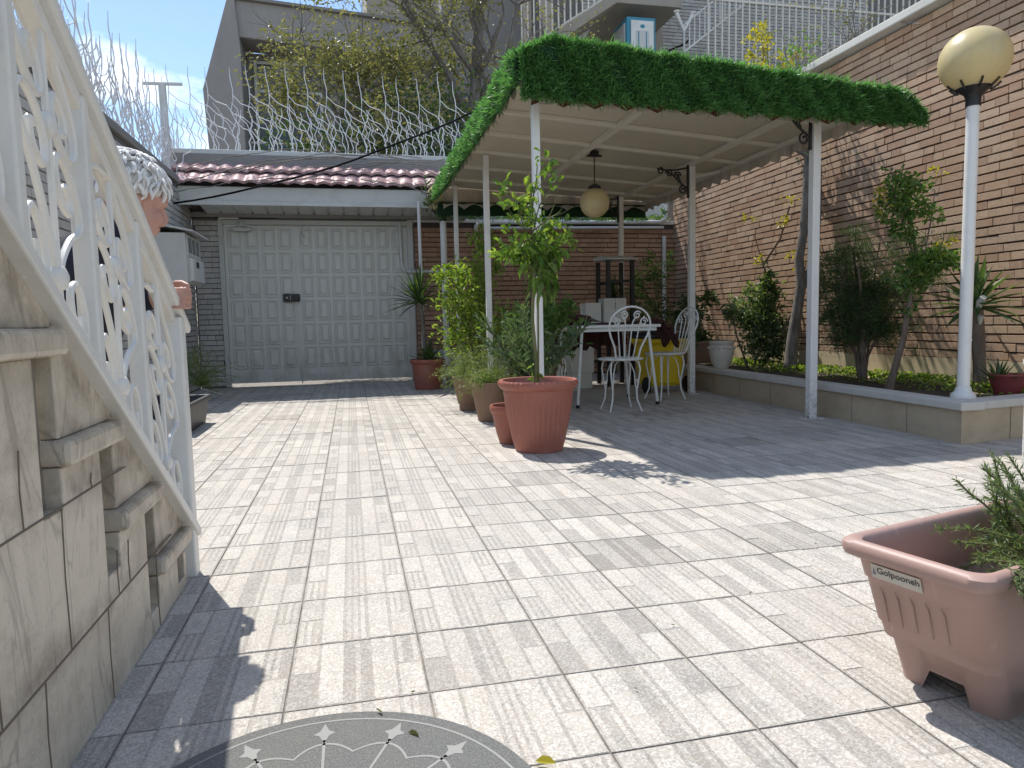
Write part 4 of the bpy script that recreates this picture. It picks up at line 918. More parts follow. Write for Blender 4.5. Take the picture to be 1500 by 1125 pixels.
m = MB(); m.ball((2.12, 6.62, .79), (.17, .12, .055), 30, 16, lambda p: 1 + .16 * math.sin(7*p.x + 2) * math.sin(5*p.y) + .1 * math.sin(11*p.x*p.y))
o = mesh_obj('cloth', m, M['maroon'], smooth=True, origin=(2.12, 6.62, .74)); tag(o, 'crumpled dark maroon cloth lying on the left of the white table', 'cloth')
m = curtain((1.97, 6.80), (2.74, 6.80), lambda t: .748, lambda t: .50 + .05 * t, 6, .04, .03)
m.box((1.97, 6.42, .7395), (2.73, 6.80, .7465)); o = mesh_obj('tablecloth', m, M['maroon'], origin=(2.35, 6.6, .74)); tag(o, 'dark maroon tablecloth over the rear half of the white table', 'tablecloth')
# wheelie bin
bn = thing('wheelie_bin', 'yellow plastic wheelie bin with black wheels and dark lid under the canopy', 'bin', (3.24, 7.12, 0))
m = MB(); L_s = []
for z, wx, wy in ((.07, .16, .15), (.10, .175, .165), (.50, .215, .20), (.52, .22, .205), (.53, .245, .23), (.575, .25, .235), (.575, .225, .21), (.30, .18, .17)):
    for sx, sy in ((-1, -1), (1, -1), (1, 1), (-1, 1)): L_s.append((3.24 + sx * wx, 7.12 + sy * wy, z))
m.add(L_s, [(3, 2, 1, 0), (28, 29, 30, 31)] + [(k*4+i, k*4+(i+1) % 4, k*4+4+(i+1) % 4, k*4+4+i) for k in range(7) for i in range(4)])
m.box((3.02, 6.875, .42), (3.06, 6.92, .54)); m.box((3.42, 6.875, .42), (3.46, 6.92, .54)); m.box((3.14, 6.93, .10), (3.34, 6.955, .16)); mesh_obj('body', m, M['yellow'], bn, bevel=.012)
m = MB(); m.box((2.99, 6.87, .577), (3.49, 7.37, .60)); m.box((3.01, 7.34, .585), (3.47, 7.42, .64)); mesh_obj('lid', m, M['rubber'], bn, bevel=.01)
for x in (3.03, 3.50):
    m = MB(); m.lathe([(.03, -.022), (.075, -.022), (.085, -.014), (.085, .014), (.075, .022), (.03, .022), (.02, .012), (0, .012)], (0, 0, 0), 28); m.v = [(x + z, 6.98 + xx, .0855 + yy) for xx, yy, z in m.v]; mesh_obj('wheel', m, M['rubber'], bn, smooth=True)
# black rack with pale boxes and spider plant
rk = thing('plant_rack', 'black metal rack with a pale sloping top against the back wall', 'rack', (3.12, 8.1, 0))
for x in (2.975, 3.275):
    for y in (7.95, 8.3):
        m = MB(); m.box((x - .022, y - .022, 0), (x + .022, y + .022, 1.48)); mesh_obj('leg', m, M['black'], rk)
for z in (.30, .74):
    m = MB(); m.box((2.70, 7.93, z - .012), (3.33, 8.32, z + .012)); mesh_obj('shelf', m, M['black'], rk)
for y in (7.93, 8.29): m = MB(); m.box((2.96, y, 1.22), (3.28, y + .02, 1.25)); mesh_obj('rail', m, M['black'], rk)
m = MB(); m.prism([(7.88, 1.485), (8.38, 1.50), (8.38, 1.545), (8.1, 1.545), (7.88, 1.50)], 2.945, 3.315, 'x'); mesh_obj('top', m, M['greybox'], rk, bevel=.004)
m = MB(); m.add([(2.69, 7.94, .84), (2.88, 7.94, .765), (2.88, 8.15, .765), (2.69, 8.15, .84), (2.69, 7.94, .985), (2.88, 7.94, .985), (2.88, 8.15, .985), (2.69, 8.15, .985)], [(0,3,2,1),(4,5,6,7),(0,1,5,4),(1,2,6,5),(2,3,7,6),(3,0,4,7)])
m.box((2.72, 7.95, .752), (2.88, 8.15, .765)); b_ = mesh_obj('white_box', m, M['whitebox'], origin=(2.78, 8.05, .752)); tag(b_, 'white box with a slanted lower edge, left of the two on the rack', 'box')
for x0, x1, nm in ((2.905, 3.04, 'narrow white box in the middle of the rack'), (3.045, 3.18, 'narrow white box at the right end of the rack')):
    m = MB(); m.box((x0, 7.9, .752), (x1, 8.1, 1.035)); m.box((x0 - .002, 7.895, .93), (x1 + .002, 8.105, .937)); b_ = mesh_obj('white_box', m, M['whitebox'], origin=((x0+x1)/2, 8, .752), bevel=.005); tag(b_, nm, 'box', 'white boxes on the rack')
sp2 = thing('spider_plant', 'dark spider plant with long arching blades on the black rack', 'plant', (3.14, 8.2, .75))
m = MB(); m.lathe([(.07, 0), (.10, .26), (.105, .30), (.09, .30), (0, .28)], (3.14, 8.22, .752), 24); mesh_obj('pot', m, M['blackpot'], sp2, smooth=True)
m = MB(); rosette(m, (3.14, 8.20, 1.04), 70, .34, .016, .1, 1.7, .9); mesh_obj('blades', m, M['lf_dark'], sp2)
m = MB(); m.box((2.45, 7.75, .18), (2.72, 8.0, .50)); m.box((2.44, 7.74, .44), (2.73, 8.01, .455)); m.box((2.46, 7.76, 0), (2.70, 7.99, .18)); b_ = mesh_obj('white_box', m, M['whitebox'], bevel=.008, origin=(2.6, 7.88, 0)); tag(b_, 'large pale box standing low behind the table', 'box')
bush('tall dark leafy plant in the shaded corner behind the yellow bin', (3.95, 8.9, 0), .18, .3, M['brownpot'], .3, [(0, 0, .75, .24, .2, .34, 300), (-.05, 0, 1.2, .2, .2, .34, 260), (.1, 0, 1.5, .12, .12, .22, 100)], M['lf_dark'], .12, .14, stems=10)
pb = thing('planter_box', 'square terracotta planter on the bed behind the middle post', 'planter', (3.92, 7.75, .25))
m = MB(); trough(pb, 3.74, 4.16, 7.5, 7.95, .26, M['brownpot'], .02, .01); [setattr(o_, 'location', (0, 0, .253 - pb.location.z + pb.location.z - .25 + .0)) for o_ in pb.children]
for o_ in pb.children: o_.data.transform(Matrix.Translation((0, 0, .253 + .0)))
bush('dark shrub in the shade above the square terracotta planter', (3.95, 7.72, .45), 0, 0, None, 0, [(0, 0, .12, .26, .2, .16, 260), (-.02, .1, .36, .2, .18, .14, 160), (.06, 0, .54, .18, .15, .1, 130)], M['lf_dark'], .075, .45, 'shrub', stems=6)
ur = thing('flower_urn', 'pale rounded urn with a frilled rim standing on the bed coping', 'urn', (3.80, 6.80, .252))
m = MB().lathe([(.075, 0), (.08, .008), (.105, .07), (.128, .15), (.132, .20), (.122, .235), (.118, .245), (.128, .255), (.132, .275), (.122, .285), (.105, .28), (.10, .22), (0, .2)], (3.80, 6.80, .252), 48, lambda a, z, i: 1 + (.012 * math.sin(a * 14) if .19 < z < .25 else 0)); mesh_obj('body', m, M['whitepot'], ur, smooth=True)
m = MB()
for k in range(14):
    a = 2 * PI * k / 14; m.ball((3.80 + .128 * math.cos(a), 6.80 + .128 * math.sin(a), .252 + .215), (.022, .022, .014), 10, 6)
mesh_obj('frill', m, M['whitepot'], ur, smooth=True)

# ------------------------------------------------------------------ plants in the bed
def tree_trunk(mb, pts, rr, n=12): mb.tube(pts, rr, n)
t = thing('tree', 'forked tree with a dark bare trunk rising behind the right canopy posts', 'tree', (4.42, 6.5, .2))
m = MB(); tree_trunk(m, [(4.42, 6.5, .18), (4.42, 6.5, .30), (4.44, 6.5, .55), (4.49, 6.5, .85), (4.53, 6.5, 1.10), (4.50, 6.5, 1.35), (4.545, 6.5, 1.62), (4.58, 6.52, 2.0), (4.62, 6.55, 2.4), (4.6, 6.6, 2.75)], [.085, .066, .058, .052, .05, .044, .042, .036, .032, .025])
tree_trunk(m, [(4.53, 6.5, 1.06), (4.60, 6.47, 1.25), (4.66, 6.45, 1.5), (4.68, 6.44, 1.9), (4.66, 6.42, 2.3)], [.04, .036, .032, .026, .02], 9)
tips = []
for p in ((4.6, 6.6, 2.7), (4.62, 6.55, 2.4), (4.66, 6.42, 2.3)):
    for k in range(4): grow(m, p, (U(-1, .2), U(-.8, .8), U(.1, .7)), .5, .016, 2, tips, 4, .2, 3, .8, .7)
mesh_obj('trunk', m, M['barkgrey'], t, smooth=True)
lf = MB(); tips = [(p, d) for p, d in tips if p.z < 2.85 or p.x > 4.2]; spray(lf, tips, 3, .055, .45, .05); mesh_obj('crown', lf, M['lf_mid'], t)
# juniper like shrub
t = thing('shrub', 'dark fine leaved conifer shrub with several stems by the sunny wall', 'shrub', (4.24, 5.22, .2))
m = MB(); lf = MB(); tips = []
for k in range(9):
    a = U(0, 2*PI); pts, dd = wander((4.24 + U(-.04, .04), 5.22 + U(-.04, .04), .19), (math.cos(a)*.22, math.sin(a)*.22, 1), U(.75, 1.28), 7, .12); m.tube(pts, [.026 - .0025*i for i in range(8)] if k < 3 else [.012 - .001*i for i in range(8)], 6)
    for i in range(3, 8):
        for q in range(4 if i < 6 else 3): grow(m, pts[i], (R.gauss(0, 1), R.gauss(0, 1), U(-.1, .7)), U(.12, .24), .004, 1, tips, 3, .3, 3, .9, .7)
mesh_obj('stems', m, M['bark'], t)
P = []; D = []
for p, d in tips:
    for q in range(34):
        P.append((p.x + R.gauss(0, .028), p.y + R.gauss(0, .028), p.z + R.gauss(0, .028))); D.append((d.x + R.gauss(0, .8), d.y + R.gauss(0, .8), d.z + R.gauss(0, .7) + .2))
blades(lf, P, D, .036, .0055); mesh_obj('foliage', lf, M['lf_dark'], t)
# leaning tree with two leaf masses
t = thing('tree', 'slender leaning young tree with two leafy clumps left of the garden lamp', 'tree', (3.92, 4.55, .2))
m = MB(); tree_trunk(m, [(3.92, 4.55, .18), (3.95, 4.53, .35), (4.0, 4.5, .6), (4.04, 4.5, .85), (4.06, 4.5, 1.05), (4.09, 4.5, 1.25), (4.02, 4.5, 1.45), (3.98, 4.5, 1.62)], [.034, .026, .022, .02, .018, .014, .01, .006], 9)
m.tube([(4.06, 4.5, 1.02), (4.14, 4.48, 1.2), (4.18, 4.47, 1.45), (4.20, 4.46, 1.68)], [.009, .007, .005, .003], 6)
m.tube([(4.05, 4.5, 1.05), (4.18, 4.46, 1.13), (4.32, 4.42, 1.18)], [.01, .008, .005], 6); m.tube([(4.07, 4.5, 1.2), (3.95, 4.5, 1.5), (3.86, 4.5, 1.72)], [.009, .007, .004], 6)
mesh_obj('trunk', m, M['bark'], t, smooth=True)
lf = MB()
for cc, rr, n in (((4.24, 4.45, 1.17), (.15, .13, .075), 560), ((4.04, 4.47, 1.10), (.11, .10, .12), 380), ((4.08, 4.46, .97), (.12, .1, .06), 90), ((3.92, 4.5, 1.66), (.14, .12, .15), 460), ((3.84, 4.5, 1.54), (.07, .07, .08), 80), ((4.05, 4.48, 1.60), (.11, .10, .14), 300), ((3.98, 4.5, 1.42), (.08, .07, .11), 210), ((4.16, 4.46, 1.47), (.06, .05, .13), 60), ((4.03, 4.5, .84), (.07, .07, .09), 40)): clump(lf, cc, rr, n, .042, .55, max(8, n // 9))
mesh_obj('crown', lf, M['lf_mid'], t)
lf = MB(); clump(lf, (4.26, 4.42, 1.27), (.10, .1, .04), 40, .038, .5, 10); clump(lf, (4.22, 4.46, 1.78), (.06, .05, .08), 18, .035, .5, 6); clump(lf, (3.77, 4.48, 1.60), (.05, .05, .09), 40, .04, .5, 8); mesh_obj('young_leaves', lf, M['lf_yellow'], t)
# pale ivy bush and climbing branch
t = thing('climbing_plant', 'pale ivy like climber on the sunny wall behind the urn', 'climber', (4.35, 7.1, .2))
m = MB(); lf = MB()
for pts in (((4.35, 7.1, .2), (4.45, 7.0, .6), (4.55, 7.0, 1.0), (4.50, 7.15, 1.35), (4.45, 7.25, 1.7)), ((4.5, 7.15, 1.35), (4.58, 6.95, 1.62), (4.62, 6.85, 1.95)), ((4.3, 7.1, .2), (4.2, 7.2, .6), (4.2, 7.3, .9)), ((4.45, 7.1, .2), (4.5, 6.85, .5), (4.55, 6.7, .8))): m.tube(pts, [.014, .011, .009, .007, .005][:len(pts)], 6)
mesh_obj('stems', m, M['bark'], t)
for cc, rr, n in (((4.45, 7.15, .80), (.22, .2, .28), 900), ((4.30, 7.3, .86), (.2, .14, .13), 300), ((4.45, 7.0, .5), (.24, .22, .24), 620)): clump(lf, cc, rr, n, .06, .6, n // 9)
mesh_obj('pale_leaves', lf, M['lf_ivy'], t)
lf = MB()
for cc, rr, n in (((4.48, 7.0, .62), (.22, .2, .36), 900), ((4.52, 7.05, 1.05), (.10, .1, .26), 420)): clump(lf, cc, rr, n, .055, .5, n // 9)
mesh_obj('foliage', lf, M['lf_dark'], t)
lf = MB()
for cc, n in (((4.5, 7.2, 1.42), 26), ((4.56, 6.9, 1.78), 30), ((4.62, 6.85, 2.0), 16), ((4.45, 7.4, 1.86), 18), ((4.62, 6.75, 1.45), 22), ((4.6, 6.55, 1.3), 18)): clump(lf, cc, (.08, .12, .06), n, .05, .45, 6)
mesh_obj('young_leaves', lf, M['lf_yellow'], t)
# yucca by the wall + crimson pot
t = thing('yucca', 'tall yucca with broad blades on a thick stem behind the garden lamp', 'plant', (4.50, 4.30, .2))
m = MB(); m.tube([(4.50, 4.30, .19), (4.48, 4.30, .40), (4.46, 4.30, .62), (4.43, 4.30, .80)], [.05, .042, .045, .05], 10); mesh_obj('trunk', m, M['bark'], t, smooth=True)
lf = MB(); rosette(lf, (4.42, 4.30, .82), 40, .36, .055, .05, 1.9, .45); mesh_obj('rosette', lf, M['lf_yucca'], t)
m = MB(); m.tube([(4.38, 4.24, .80), (4.37, 4.2, .86), (4.36, 4.17, .89)], [.012, .03, .02], 10); m.tube([(4.40, 4.23, .70), (4.385, 4.21, .76)], [.01, .022], 8); mesh_obj('cut_stump', m, M['whitepot'], t, smooth=True)
t = thing('crimson_pot', 'small crimson plastic pot with a spiky aloe at the end of the bed', 'potted plant', (4.33, 3.93, .22))
mesh_obj('pot', MB().lathe([(.075, 0), (.10, .08), (.115, .125), (.12, .13), (.12, .14), (.105, .14), (0, .12)], (4.33, 3.93, .225), 36), M['redpot'], t, smooth=True)
lf = MB(); rosette(lf, (4.27, 3.95, .30), 16, .17, .024, .3, 1.3, .0); mesh_obj('leaves', lf, M['lf_yucca'], t)
m = MB(); m.box((3.256, 2.79, -.01), (3.34, 2.862, .52)); m.box((3.248, 2.782, .52), (3.348, 2.87, .55)); o = mesh_obj('white_post', m, M['post'], bevel=.006, origin=(3.28, 2.83, 0)); tag(o, 'short white post at the right edge in front of the bed', 'post')

# ------------------------------------------------------------------ foreground: planter with rosemary, doormat, leaves
rp = thing('planter_box', 'big rectangular faded terracotta planter with a name label and rosemary', 'planter', (0, 0, 0))
def planter():
    Lx, Wy, H = .80, .29, .325                          # local: x along the long side, y short; corner under origin
    def ring(i, z): return [(i, i, z), (Lx - i, i, z), (Lx - i, Wy - i, z), (i, Wy - i, z)]
    def rring(i, z, rc, seg=6):
        out = []
        ix, iy = (1.75 * i, .45 * i) if i > 0 and z < .29 else (i, i)
        for (cx, cy, a0) in ((ix + rc, iy + rc, PI), (Lx - ix - rc, iy + rc, 1.5 * PI), (Lx - ix - rc, Wy - iy - rc, 0), (ix + rc, Wy - iy - rc, .5 * PI)):
            for k in range(seg + 1): a = a0 + .5 * PI * k / seg; out.append((cx + rc * math.cos(a), cy + rc * math.sin(a), z))
        full = []
        for i_, p in enumerate(out):                       # extra points along the straight edges, for the arch between the feet
            full.append(p)
            if i_ % (seg + 1) == seg:
                q = out[(i_ + 1) % len(out)]
                for f in (.16, .26, .5, .74, .84): full.append((p[0] + (q[0] - p[0]) * f, p[1] + (q[1] - p[1]) * f, z + (.042 if .2 < f < .8 and z < .013 else 0)))
        return full
    m = MB(); lv = [(.080, .0), (.079, .012), (.062, .10), (.052, .105), (.046, .135), (.042, .14), (.026, .235), (.022, .24), (.014, .285), (.004, .287), (-.006, .293), (-.010, .305), (-.008, .317), (.0, .324), (.010, .325), (.018, .320), (.022, .308), (.024, .29), (.036, .22), (.046, .20)]
    rows = [rring(i, z, .035) for i, z in lv]; n = len(rows[0]); vs = [p for r_ in rows for p in r_]
    m.add(vs, [(k*n+i, k*n+(i+1) % n, (k+1)*n+(i+1) % n, (k+1)*n+i) for k in range(len(lv) - 1) for i in range(n)] + [tuple((len(lv)-1)*n+i for i in range(n))])
    o = mesh_obj('box', m, M['terrapink'], rp, smooth=True)
    m = MB(); m.box((.15, .045, .046), (Lx - .15, Wy - .045, .06)); mesh_obj('bottom', m, M['terrapink'], rp)
    m = MB(); m.box((.10, .035, .14), (Lx - .10, Wy - .035, .195)); mesh_obj('soil', m, M['soil'], rp)
    for yb in (.085, .135, .215, .25): pass
    m = MB()
    for k in range(5):
        y = .10 + .032 * k; m.tube([(.0715, y, .145), (.0525, y, .205), (.0465, y + .004, .222)], [.0016, .0016, .0008], 6)
    mesh_obj('relief', m, M['terrapink'], rp, smooth=True)
    # paper label on the short side
    s = MB(); A = Vector((.0245, Wy - .045, .242)); s.add([(.0345, Wy - .050, .2450), (.0345, Wy - .158, .2450), (.0248, Wy - .158, .2760), (.0248, Wy - .050, .2760)], [(0, 1, 2, 3)])
    lb = mesh_obj('name_label', s, M['label'], rp)
    nrm = Vector((-.954, 0, -.298)).normalized(); ux = Vector((0, -1, 0)); uy = nrm.cross(ux) * 1; uy = ux.cross(nrm) * -1 if uy.z < 0 else uy
    def put(txt, size, y, z, x): 
        mw = Matrix(((ux.x, uy.x, nrm.x, x), (ux.y, uy.y, nrm.y, y), (ux.z, uy.z, nrm.z, z), (0, 0, 0, 1))); text('lettering', txt, size, M['ink'], lb, mw)
    put('Golpooneh', .0200, Wy - .063, .2580, .0298)
    tr = MB(); tr.add([(.0315, Wy - .052, .2530), (.0315, Wy - .0605, .2530), (.0266, Wy - .0562, .2690)], [(0, 1, 2)]); mesh_obj('emblem', tr, M['labelblue'], lb)
M['label'] = paint('paper_label', (.50, .47, .42), .6, (.36, .32, .27), .4); M['labelblue'] = Mat('label_emblem_blue', (.16, .17, .22), .6).m
planter()
lf = MB(); tk = MB()
def sprig(p, d, L, gv, n0=1):
    pts, dd = wander(p, d, L, 7, .13, gv); tk.tube(pts, .0024, 4); P = []; D = []
    for i in range(n0, 8):
        ax = (pts[i] - pts[i-1]).normalized()
        for q in range(26): P.append(tuple(pts[i-1].lerp(pts[i], U(0, 1)))); D.append((ax.x*.8 + R.gauss(0, .6), ax.y*.8 + R.gauss(0, .6), ax.z*.8 + R.gauss(0, .6)))
    blades(lf, P, D, .019, .0030)
for k in range(85):
    a = U(PI*.75, PI*1.75); e = U(.2, 1.3); sprig((U(.36, .60), U(.02, .10), U(.2, .28)), (math.cos(a)*math.sin(e), math.sin(a)*math.sin(e), math.cos(e)), U(.12, .24), -.07)
for k in range(40): sprig((U(.40, .70), U(.08, .24), .22), (U(-.5, .5), U(-.4, .4), 1), U(.12, .28), -.03)
for k in range(60): sprig((U(.06, .45), U(-.05, .01), U(.27, .36)), (U(-.5, .2), -1, U(-.7, .3)), U(.09, .19), -.12)
for k in range(14): sprig((U(.12, .3), U(-.12, -.02), U(.0, .03)), (U(-.9, .2), U(-.8, .3), U(.1, .5)), U(.06, .12), -.05)
rm = thing('rosemary_bush', 'fluffy green rosemary bush growing over the edge of the foreground planter', 'plant', (0, 0, 0))
mesh_obj('foliage', lf, M['lf_rosem'], rm); mesh_obj('stems', tk, M['stem'], rm)
ANG = rad(14)
def corner(o): place(o, (1.062, .992, .0), ANG)
corner(rp); corner(rm)
# half round doormat
mt = thing('doormat', 'grey half round doormat with a pale fan pattern at the bottom edge', 'doormat', (-.08, 1.04, 0))
Rm = .373; n = 60
def half(r_, z0, z1, mb, y0=0):
    pts = [(-.08 + r_ * math.cos(a), 1.04 + r_ * math.sin(a)) for a in [PI * k / n for k in range(n + 1)]]; mb.prism(pts, z0, z1, 'z')
m = MB(); half(Rm, .0045, .011, m); mesh_obj('border', m, M['mat'], mt, bevel=.002)
m = MB(); half(Rm - .028, .0112, .0128, m); mesh_obj('pile', m, M['mat'], mt)
pr = MB(); z = .0133
def band(ra, rb, a0, a1, cx=-.08, cy=1.04, k=40):
    vs = []
    for i in range(k + 1): a = a0 + (a1 - a0) * i / k; vs += [(cx + ra*math.cos(a), cy + ra*math.sin(a), z), (cx + rb*math.cos(a), cy + rb*math.sin(a), z)]
    pr.add(vs, [(2*i, 2*i+1, 2*i+3, 2*i+2) for i in range(k)])
band(Rm - .034, Rm - .029, .02, PI - .02)
for k in range(7):
    a = PI * (k + .5) / 7; c_, s_ = math.cos(a), math.sin(a); q = Vector((-.08 + .30 * c_, 1.04 + .30 * s_, z)); u = Vector((c_, s_, 0)); v = Vector((-s_, c_, 0))
    vs = [q]
    for j in range(8): ang = 2*PI*j/8; rr = .034 if j % 4 == 0 else .021 if j % 2 == 0 else .012; vs.append(q + u * math.cos(ang) * rr + v * math.sin(ang) * rr)
    pr.add(vs, [(0, 1 + j, 1 + (j+1) % 8) for j in range(8)])
    w0 = q - u * .022; w1 = q - u * .16; pr.add([w0 + v*.003, w0 - v*.003, w1 - v*.002, w1 + v*.002], [(0, 1, 2, 3)])
for k in range(7):
    a0 = PI * k / 7; a1 = PI * (k + 1) / 7; vs = []
    for i in range(13): t = i / 12; a = a0 + (a1 - a0) * t; rr = .232 + .030 * math.sin(PI * t); vs += [(-.08 + rr*math.cos(a), 1.04 + rr*math.sin(a), z), (-.08 + (rr + .006)*math.cos(a), 1.04 + (rr + .006)*math.sin(a), z)]
    pr.add(vs, [(2*i, 2*i+1, 2*i+3, 2*i+2) for i in range(12)])
mesh_obj('pattern', pr, M['matlight'], mt)
for (x, y, zz, sc, mm, lab) in ((.29, 1.165, .008, .045, 'lf_yellow', 'yellow green fallen leaf on the paving right of the doormat'), (.03, 1.38, .016, .022, 'lf_ivy', 'pale fallen leaf on the upper rim of the doormat'), (.075, 1.30, .015, .026, 'lf_olive', 'thin curled fallen leaf lying on the doormat pile')):
    lf = MB(); leaves(lf, [(x, y, zz)], [(U(-1, 1), U(-1, 1), .1)], sc, .5, fold=.3, droop=0); o = mesh_obj('fallen_leaf', lf, M[mm], origin=(x, y, zz)); tag(o, lab, 'leaf')
lt = MB(); n = 170; yy = N.uniform(1.2, 9.6, n); xx = N.uniform(-.45, 4.2, n); leaves(lt, np.column_stack([xx, yy, np.full(n, .004)]), np.column_stack([N.normal(size=n), N.normal(size=n), np.full(n, .15)]), .011, .45, droop=0)
o = struct('leaf_litter', lt, M['lf_olive'], 'stuff'); tag(o, 'scattered tiny dry leaf bits on the paving', 'leaf litter')
# ------------------------------------------------------------------ person at the foot of the stairs
pe = thing('person', 'bent white haired person in dark clothes holding the end of the stair railing', 'person', (-.88, 2.6, 0))
def remesh(o, vox, sm=6):
    r_ = o.modifiers.new('remesh', 'REMESH'); r_.mode = 'VOXEL'; r_.voxel_size = vox; r_.use_smooth_shade = True
    s_ = o.modifiers.new('smooth', 'SMOOTH'); s_.iterations = sm; s_.factor = .5
def limb(mb, pts, rr, n=14):
    mb.tube(pts, rr, n)
    for p, r_ in zip(pts, rr): mb.ball(p, r_ * .99, 14, 8)
HC = Vector((-.606, 2.28, 1.16)); HF = Vector((.76, .62, -.22)).normalized(); HU = Vector((.16, -.02, .98)); HU = (HU - HF * HU.dot(HF)).normalized(); HS = HF.cross(HU)
hp = lambda f, s, u: HC + HF * f + HS * s + HU * u
b = MB()
def hball(f, s, u, r, n=20):
    o = len(b.v); b.ball((0, 0, 0), 1, n, 12)
    for i in range(o, len(b.v)): x, y, z = b.v[i]; b.v[i] = tuple(hp(f + x * r[0], s + y * r[1], u + z * r[2]))
hball(-.015, 0, .03, (.092, .074, .092)); hball(.022, 0, -.035, (.066, .058, .080)); hball(.045, 0, -.085, (.036, .036, .030)); hball(.050, 0, .02, (.042, .052, .03))
b.tube([hp(.078, 0, .022), hp(.098, 0, -.012), hp(.106, 0, -.028)], [.008, .012, .014], 8); b.ball(hp(.098, 0, -.032), .013, 8, 6)
for s_ in (-1, 1):
    hball(.060, s_ * .042, -.028, (.022, .020, .020), 12); hball(-.012, s_ * .074, -.012, (.018, .008, .030), 12); hball(.080, s_ * .030, .018, (.012, .014, .010), 10); hball(.074, s_ * .03, .037, (.014, .020, .007), 10)
hball(.083, 0, -.056, (.012, .024, .007), 12); hball(.080, 0, -.069, (.012, .022, .008), 12); hball(.068, 0, -.098, (.016, .018, .014), 12)
limb(b, [hp(-.03, 0, -.06), (-.66, 2.34, 1.07), (-.72, 2.40, 1.02)], [.052, .052, .07])
limb(b, [(-.72, 2.40, 1.02), (-.86, 2.58, .84)], [.10, .10])                            # trunk core under the clothes
limb(b, [(-.66, 2.30, 1.02), (-.70, 2.42, .86), (-.64, 2.46, .88), (-.56, 2.458, .892)], [.045, .038, .030, .026])   # right arm to the rail
b.tube([(-.575, 2.455, .912), (-.555, 2.462, .90), (-.522, 2.462, .888)], [.026, .034, .036], 12)
for k, (L, q) in enumerate(((.94, .0088), (1.0, .0090), (.97, .0088), (.84, .0080))):      # four fingers closing round the post, stacked
    z = .912 - .0172 * k; x1 = -.500 + .002 * (k == 1)
    limb(b, [(-.527, 2.462, z), (x1 - .001, 2.448, z - .001), (x1 + .006, 2.408, z - .003), (x1, 2.367, z - .004), (x1 - .024 * L, 2.359, z - .004), (x1 - .048 * L, 2.3595, z - .003)], [q + .002, q + .0012, q, q * .97, q * .92, q * .80], 10)
limb(b, [(-.560, 2.455, .917), (-.530, 2.425, .931), (-.508, 2.405, .930), (-.490, 2.392, .922)], [.014, .0115, .0105, .0088], 10)
limb(b, [(-.92, 2.62, .80), (-.93, 2.66, .45), (-.90, 2.62, .08)], [.08, .055, .04]); limb(b, [(-.86, 2.56, .80), (-.82, 2.48, .46), (-.86, 2.50, .08)], [.08, .055, .04])
limb(b, [(-.90, 2.62, .06), (-.84, 2.52, .035)], [.035, .03]); limb(b, [(-.86, 2.50, .06), (-.80, 2.40, .035)], [.035, .03])
limb(b, [(-.80, 2.50, 1.0), (-.92, 2.48, .80), (-.84, 2.38, .62)], [.045, .036, .028]); 
for k in range(4): limb(b, [(-.84 + .014*k - .02, 2.375, .60), (-.835 + .014*k - .02, 2.36, .55), (-.82 + .014*k - .02, 2.36, .52)], [.011, .0095, .008], 8)
limb(b, [(-.815, 2.37, .61), (-.79, 2.355, .575)], [.011, .008], 8)
bo = mesh_obj('body', b, M['skin'], pe); remesh(bo, .0042, 4)
j = MB(); limb(j, [(-.70, 2.38, 1.03), (-.77, 2.46, .97), (-.86, 2.57, .84), (-.90, 2.60, .76)], [.105, .135, .14, .135], 18); limb(j, [(-.64, 2.28, 1.03), (-.80, 2.50, 1.03)], [.065, .07])
limb(j, [(-.66, 2.30, 1.02), (-.72, 2.44, .86), (-.64, 2.46, .88)], [.066, .056, .042]); limb(j, [(-.80, 2.50, 1.0), (-.92, 2.48, .80), (-.86, 2.40, .66)], [.066, .055, .045]); limb(j, [hp(-.04, 0, -.10), (-.70, 2.38, 1.03)], [.068, .085])
jo = mesh_obj('jacket', j, M['navy'], pe); remesh(jo, .009, 5)
j = MB(); limb(j, [(-.92, 2.62, .80), (-.93, 2.66, .45), (-.90, 2.62, .09)], [.115, .085, .065]); limb(j, [(-.86, 2.56, .80), (-.82, 2.48, .46), (-.86, 2.50, .09)], [.115, .085, .065])
jo = mesh_obj('trousers', j, M['navy'], pe); remesh(jo, .009, 4)
j = MB(); limb(j, [(-.91, 2.63, .05), (-.83, 2.51, .04)], [.048, .042]); jo = mesh_obj('shoe', j, M['rubber'], pe); remesh(jo, .006, 3)
j = MB(); limb(j, [(-.87, 2.51, .05), (-.79, 2.39, .04)], [.048, .042]); jo = mesh_obj('shoe', j, M['rubber'], pe); remesh(jo, .006, 3)
hb = MB(); o0 = len(hb.v)
hb.ball((0, 0, 0), 1, 30, 18, lambda p: 1 + .05 * math.sin(9*p.x + 3*p.z) * math.sin(8*p.y + 2) + .035 * math.sin(23*p.x + 9*p.z) * math.sin(19*p.z + 4*p.y))
for i in range(len(hb.v)): x, y, z = hb.v[i]; hb.v[i] = tuple(hp(-.018 + x * .097 - .045 * max(0, -z), y * .081, .046 + z * .083))
ho = mesh_obj('hair', hb, M['hair'], pe, smooth=True)
hs = MB()
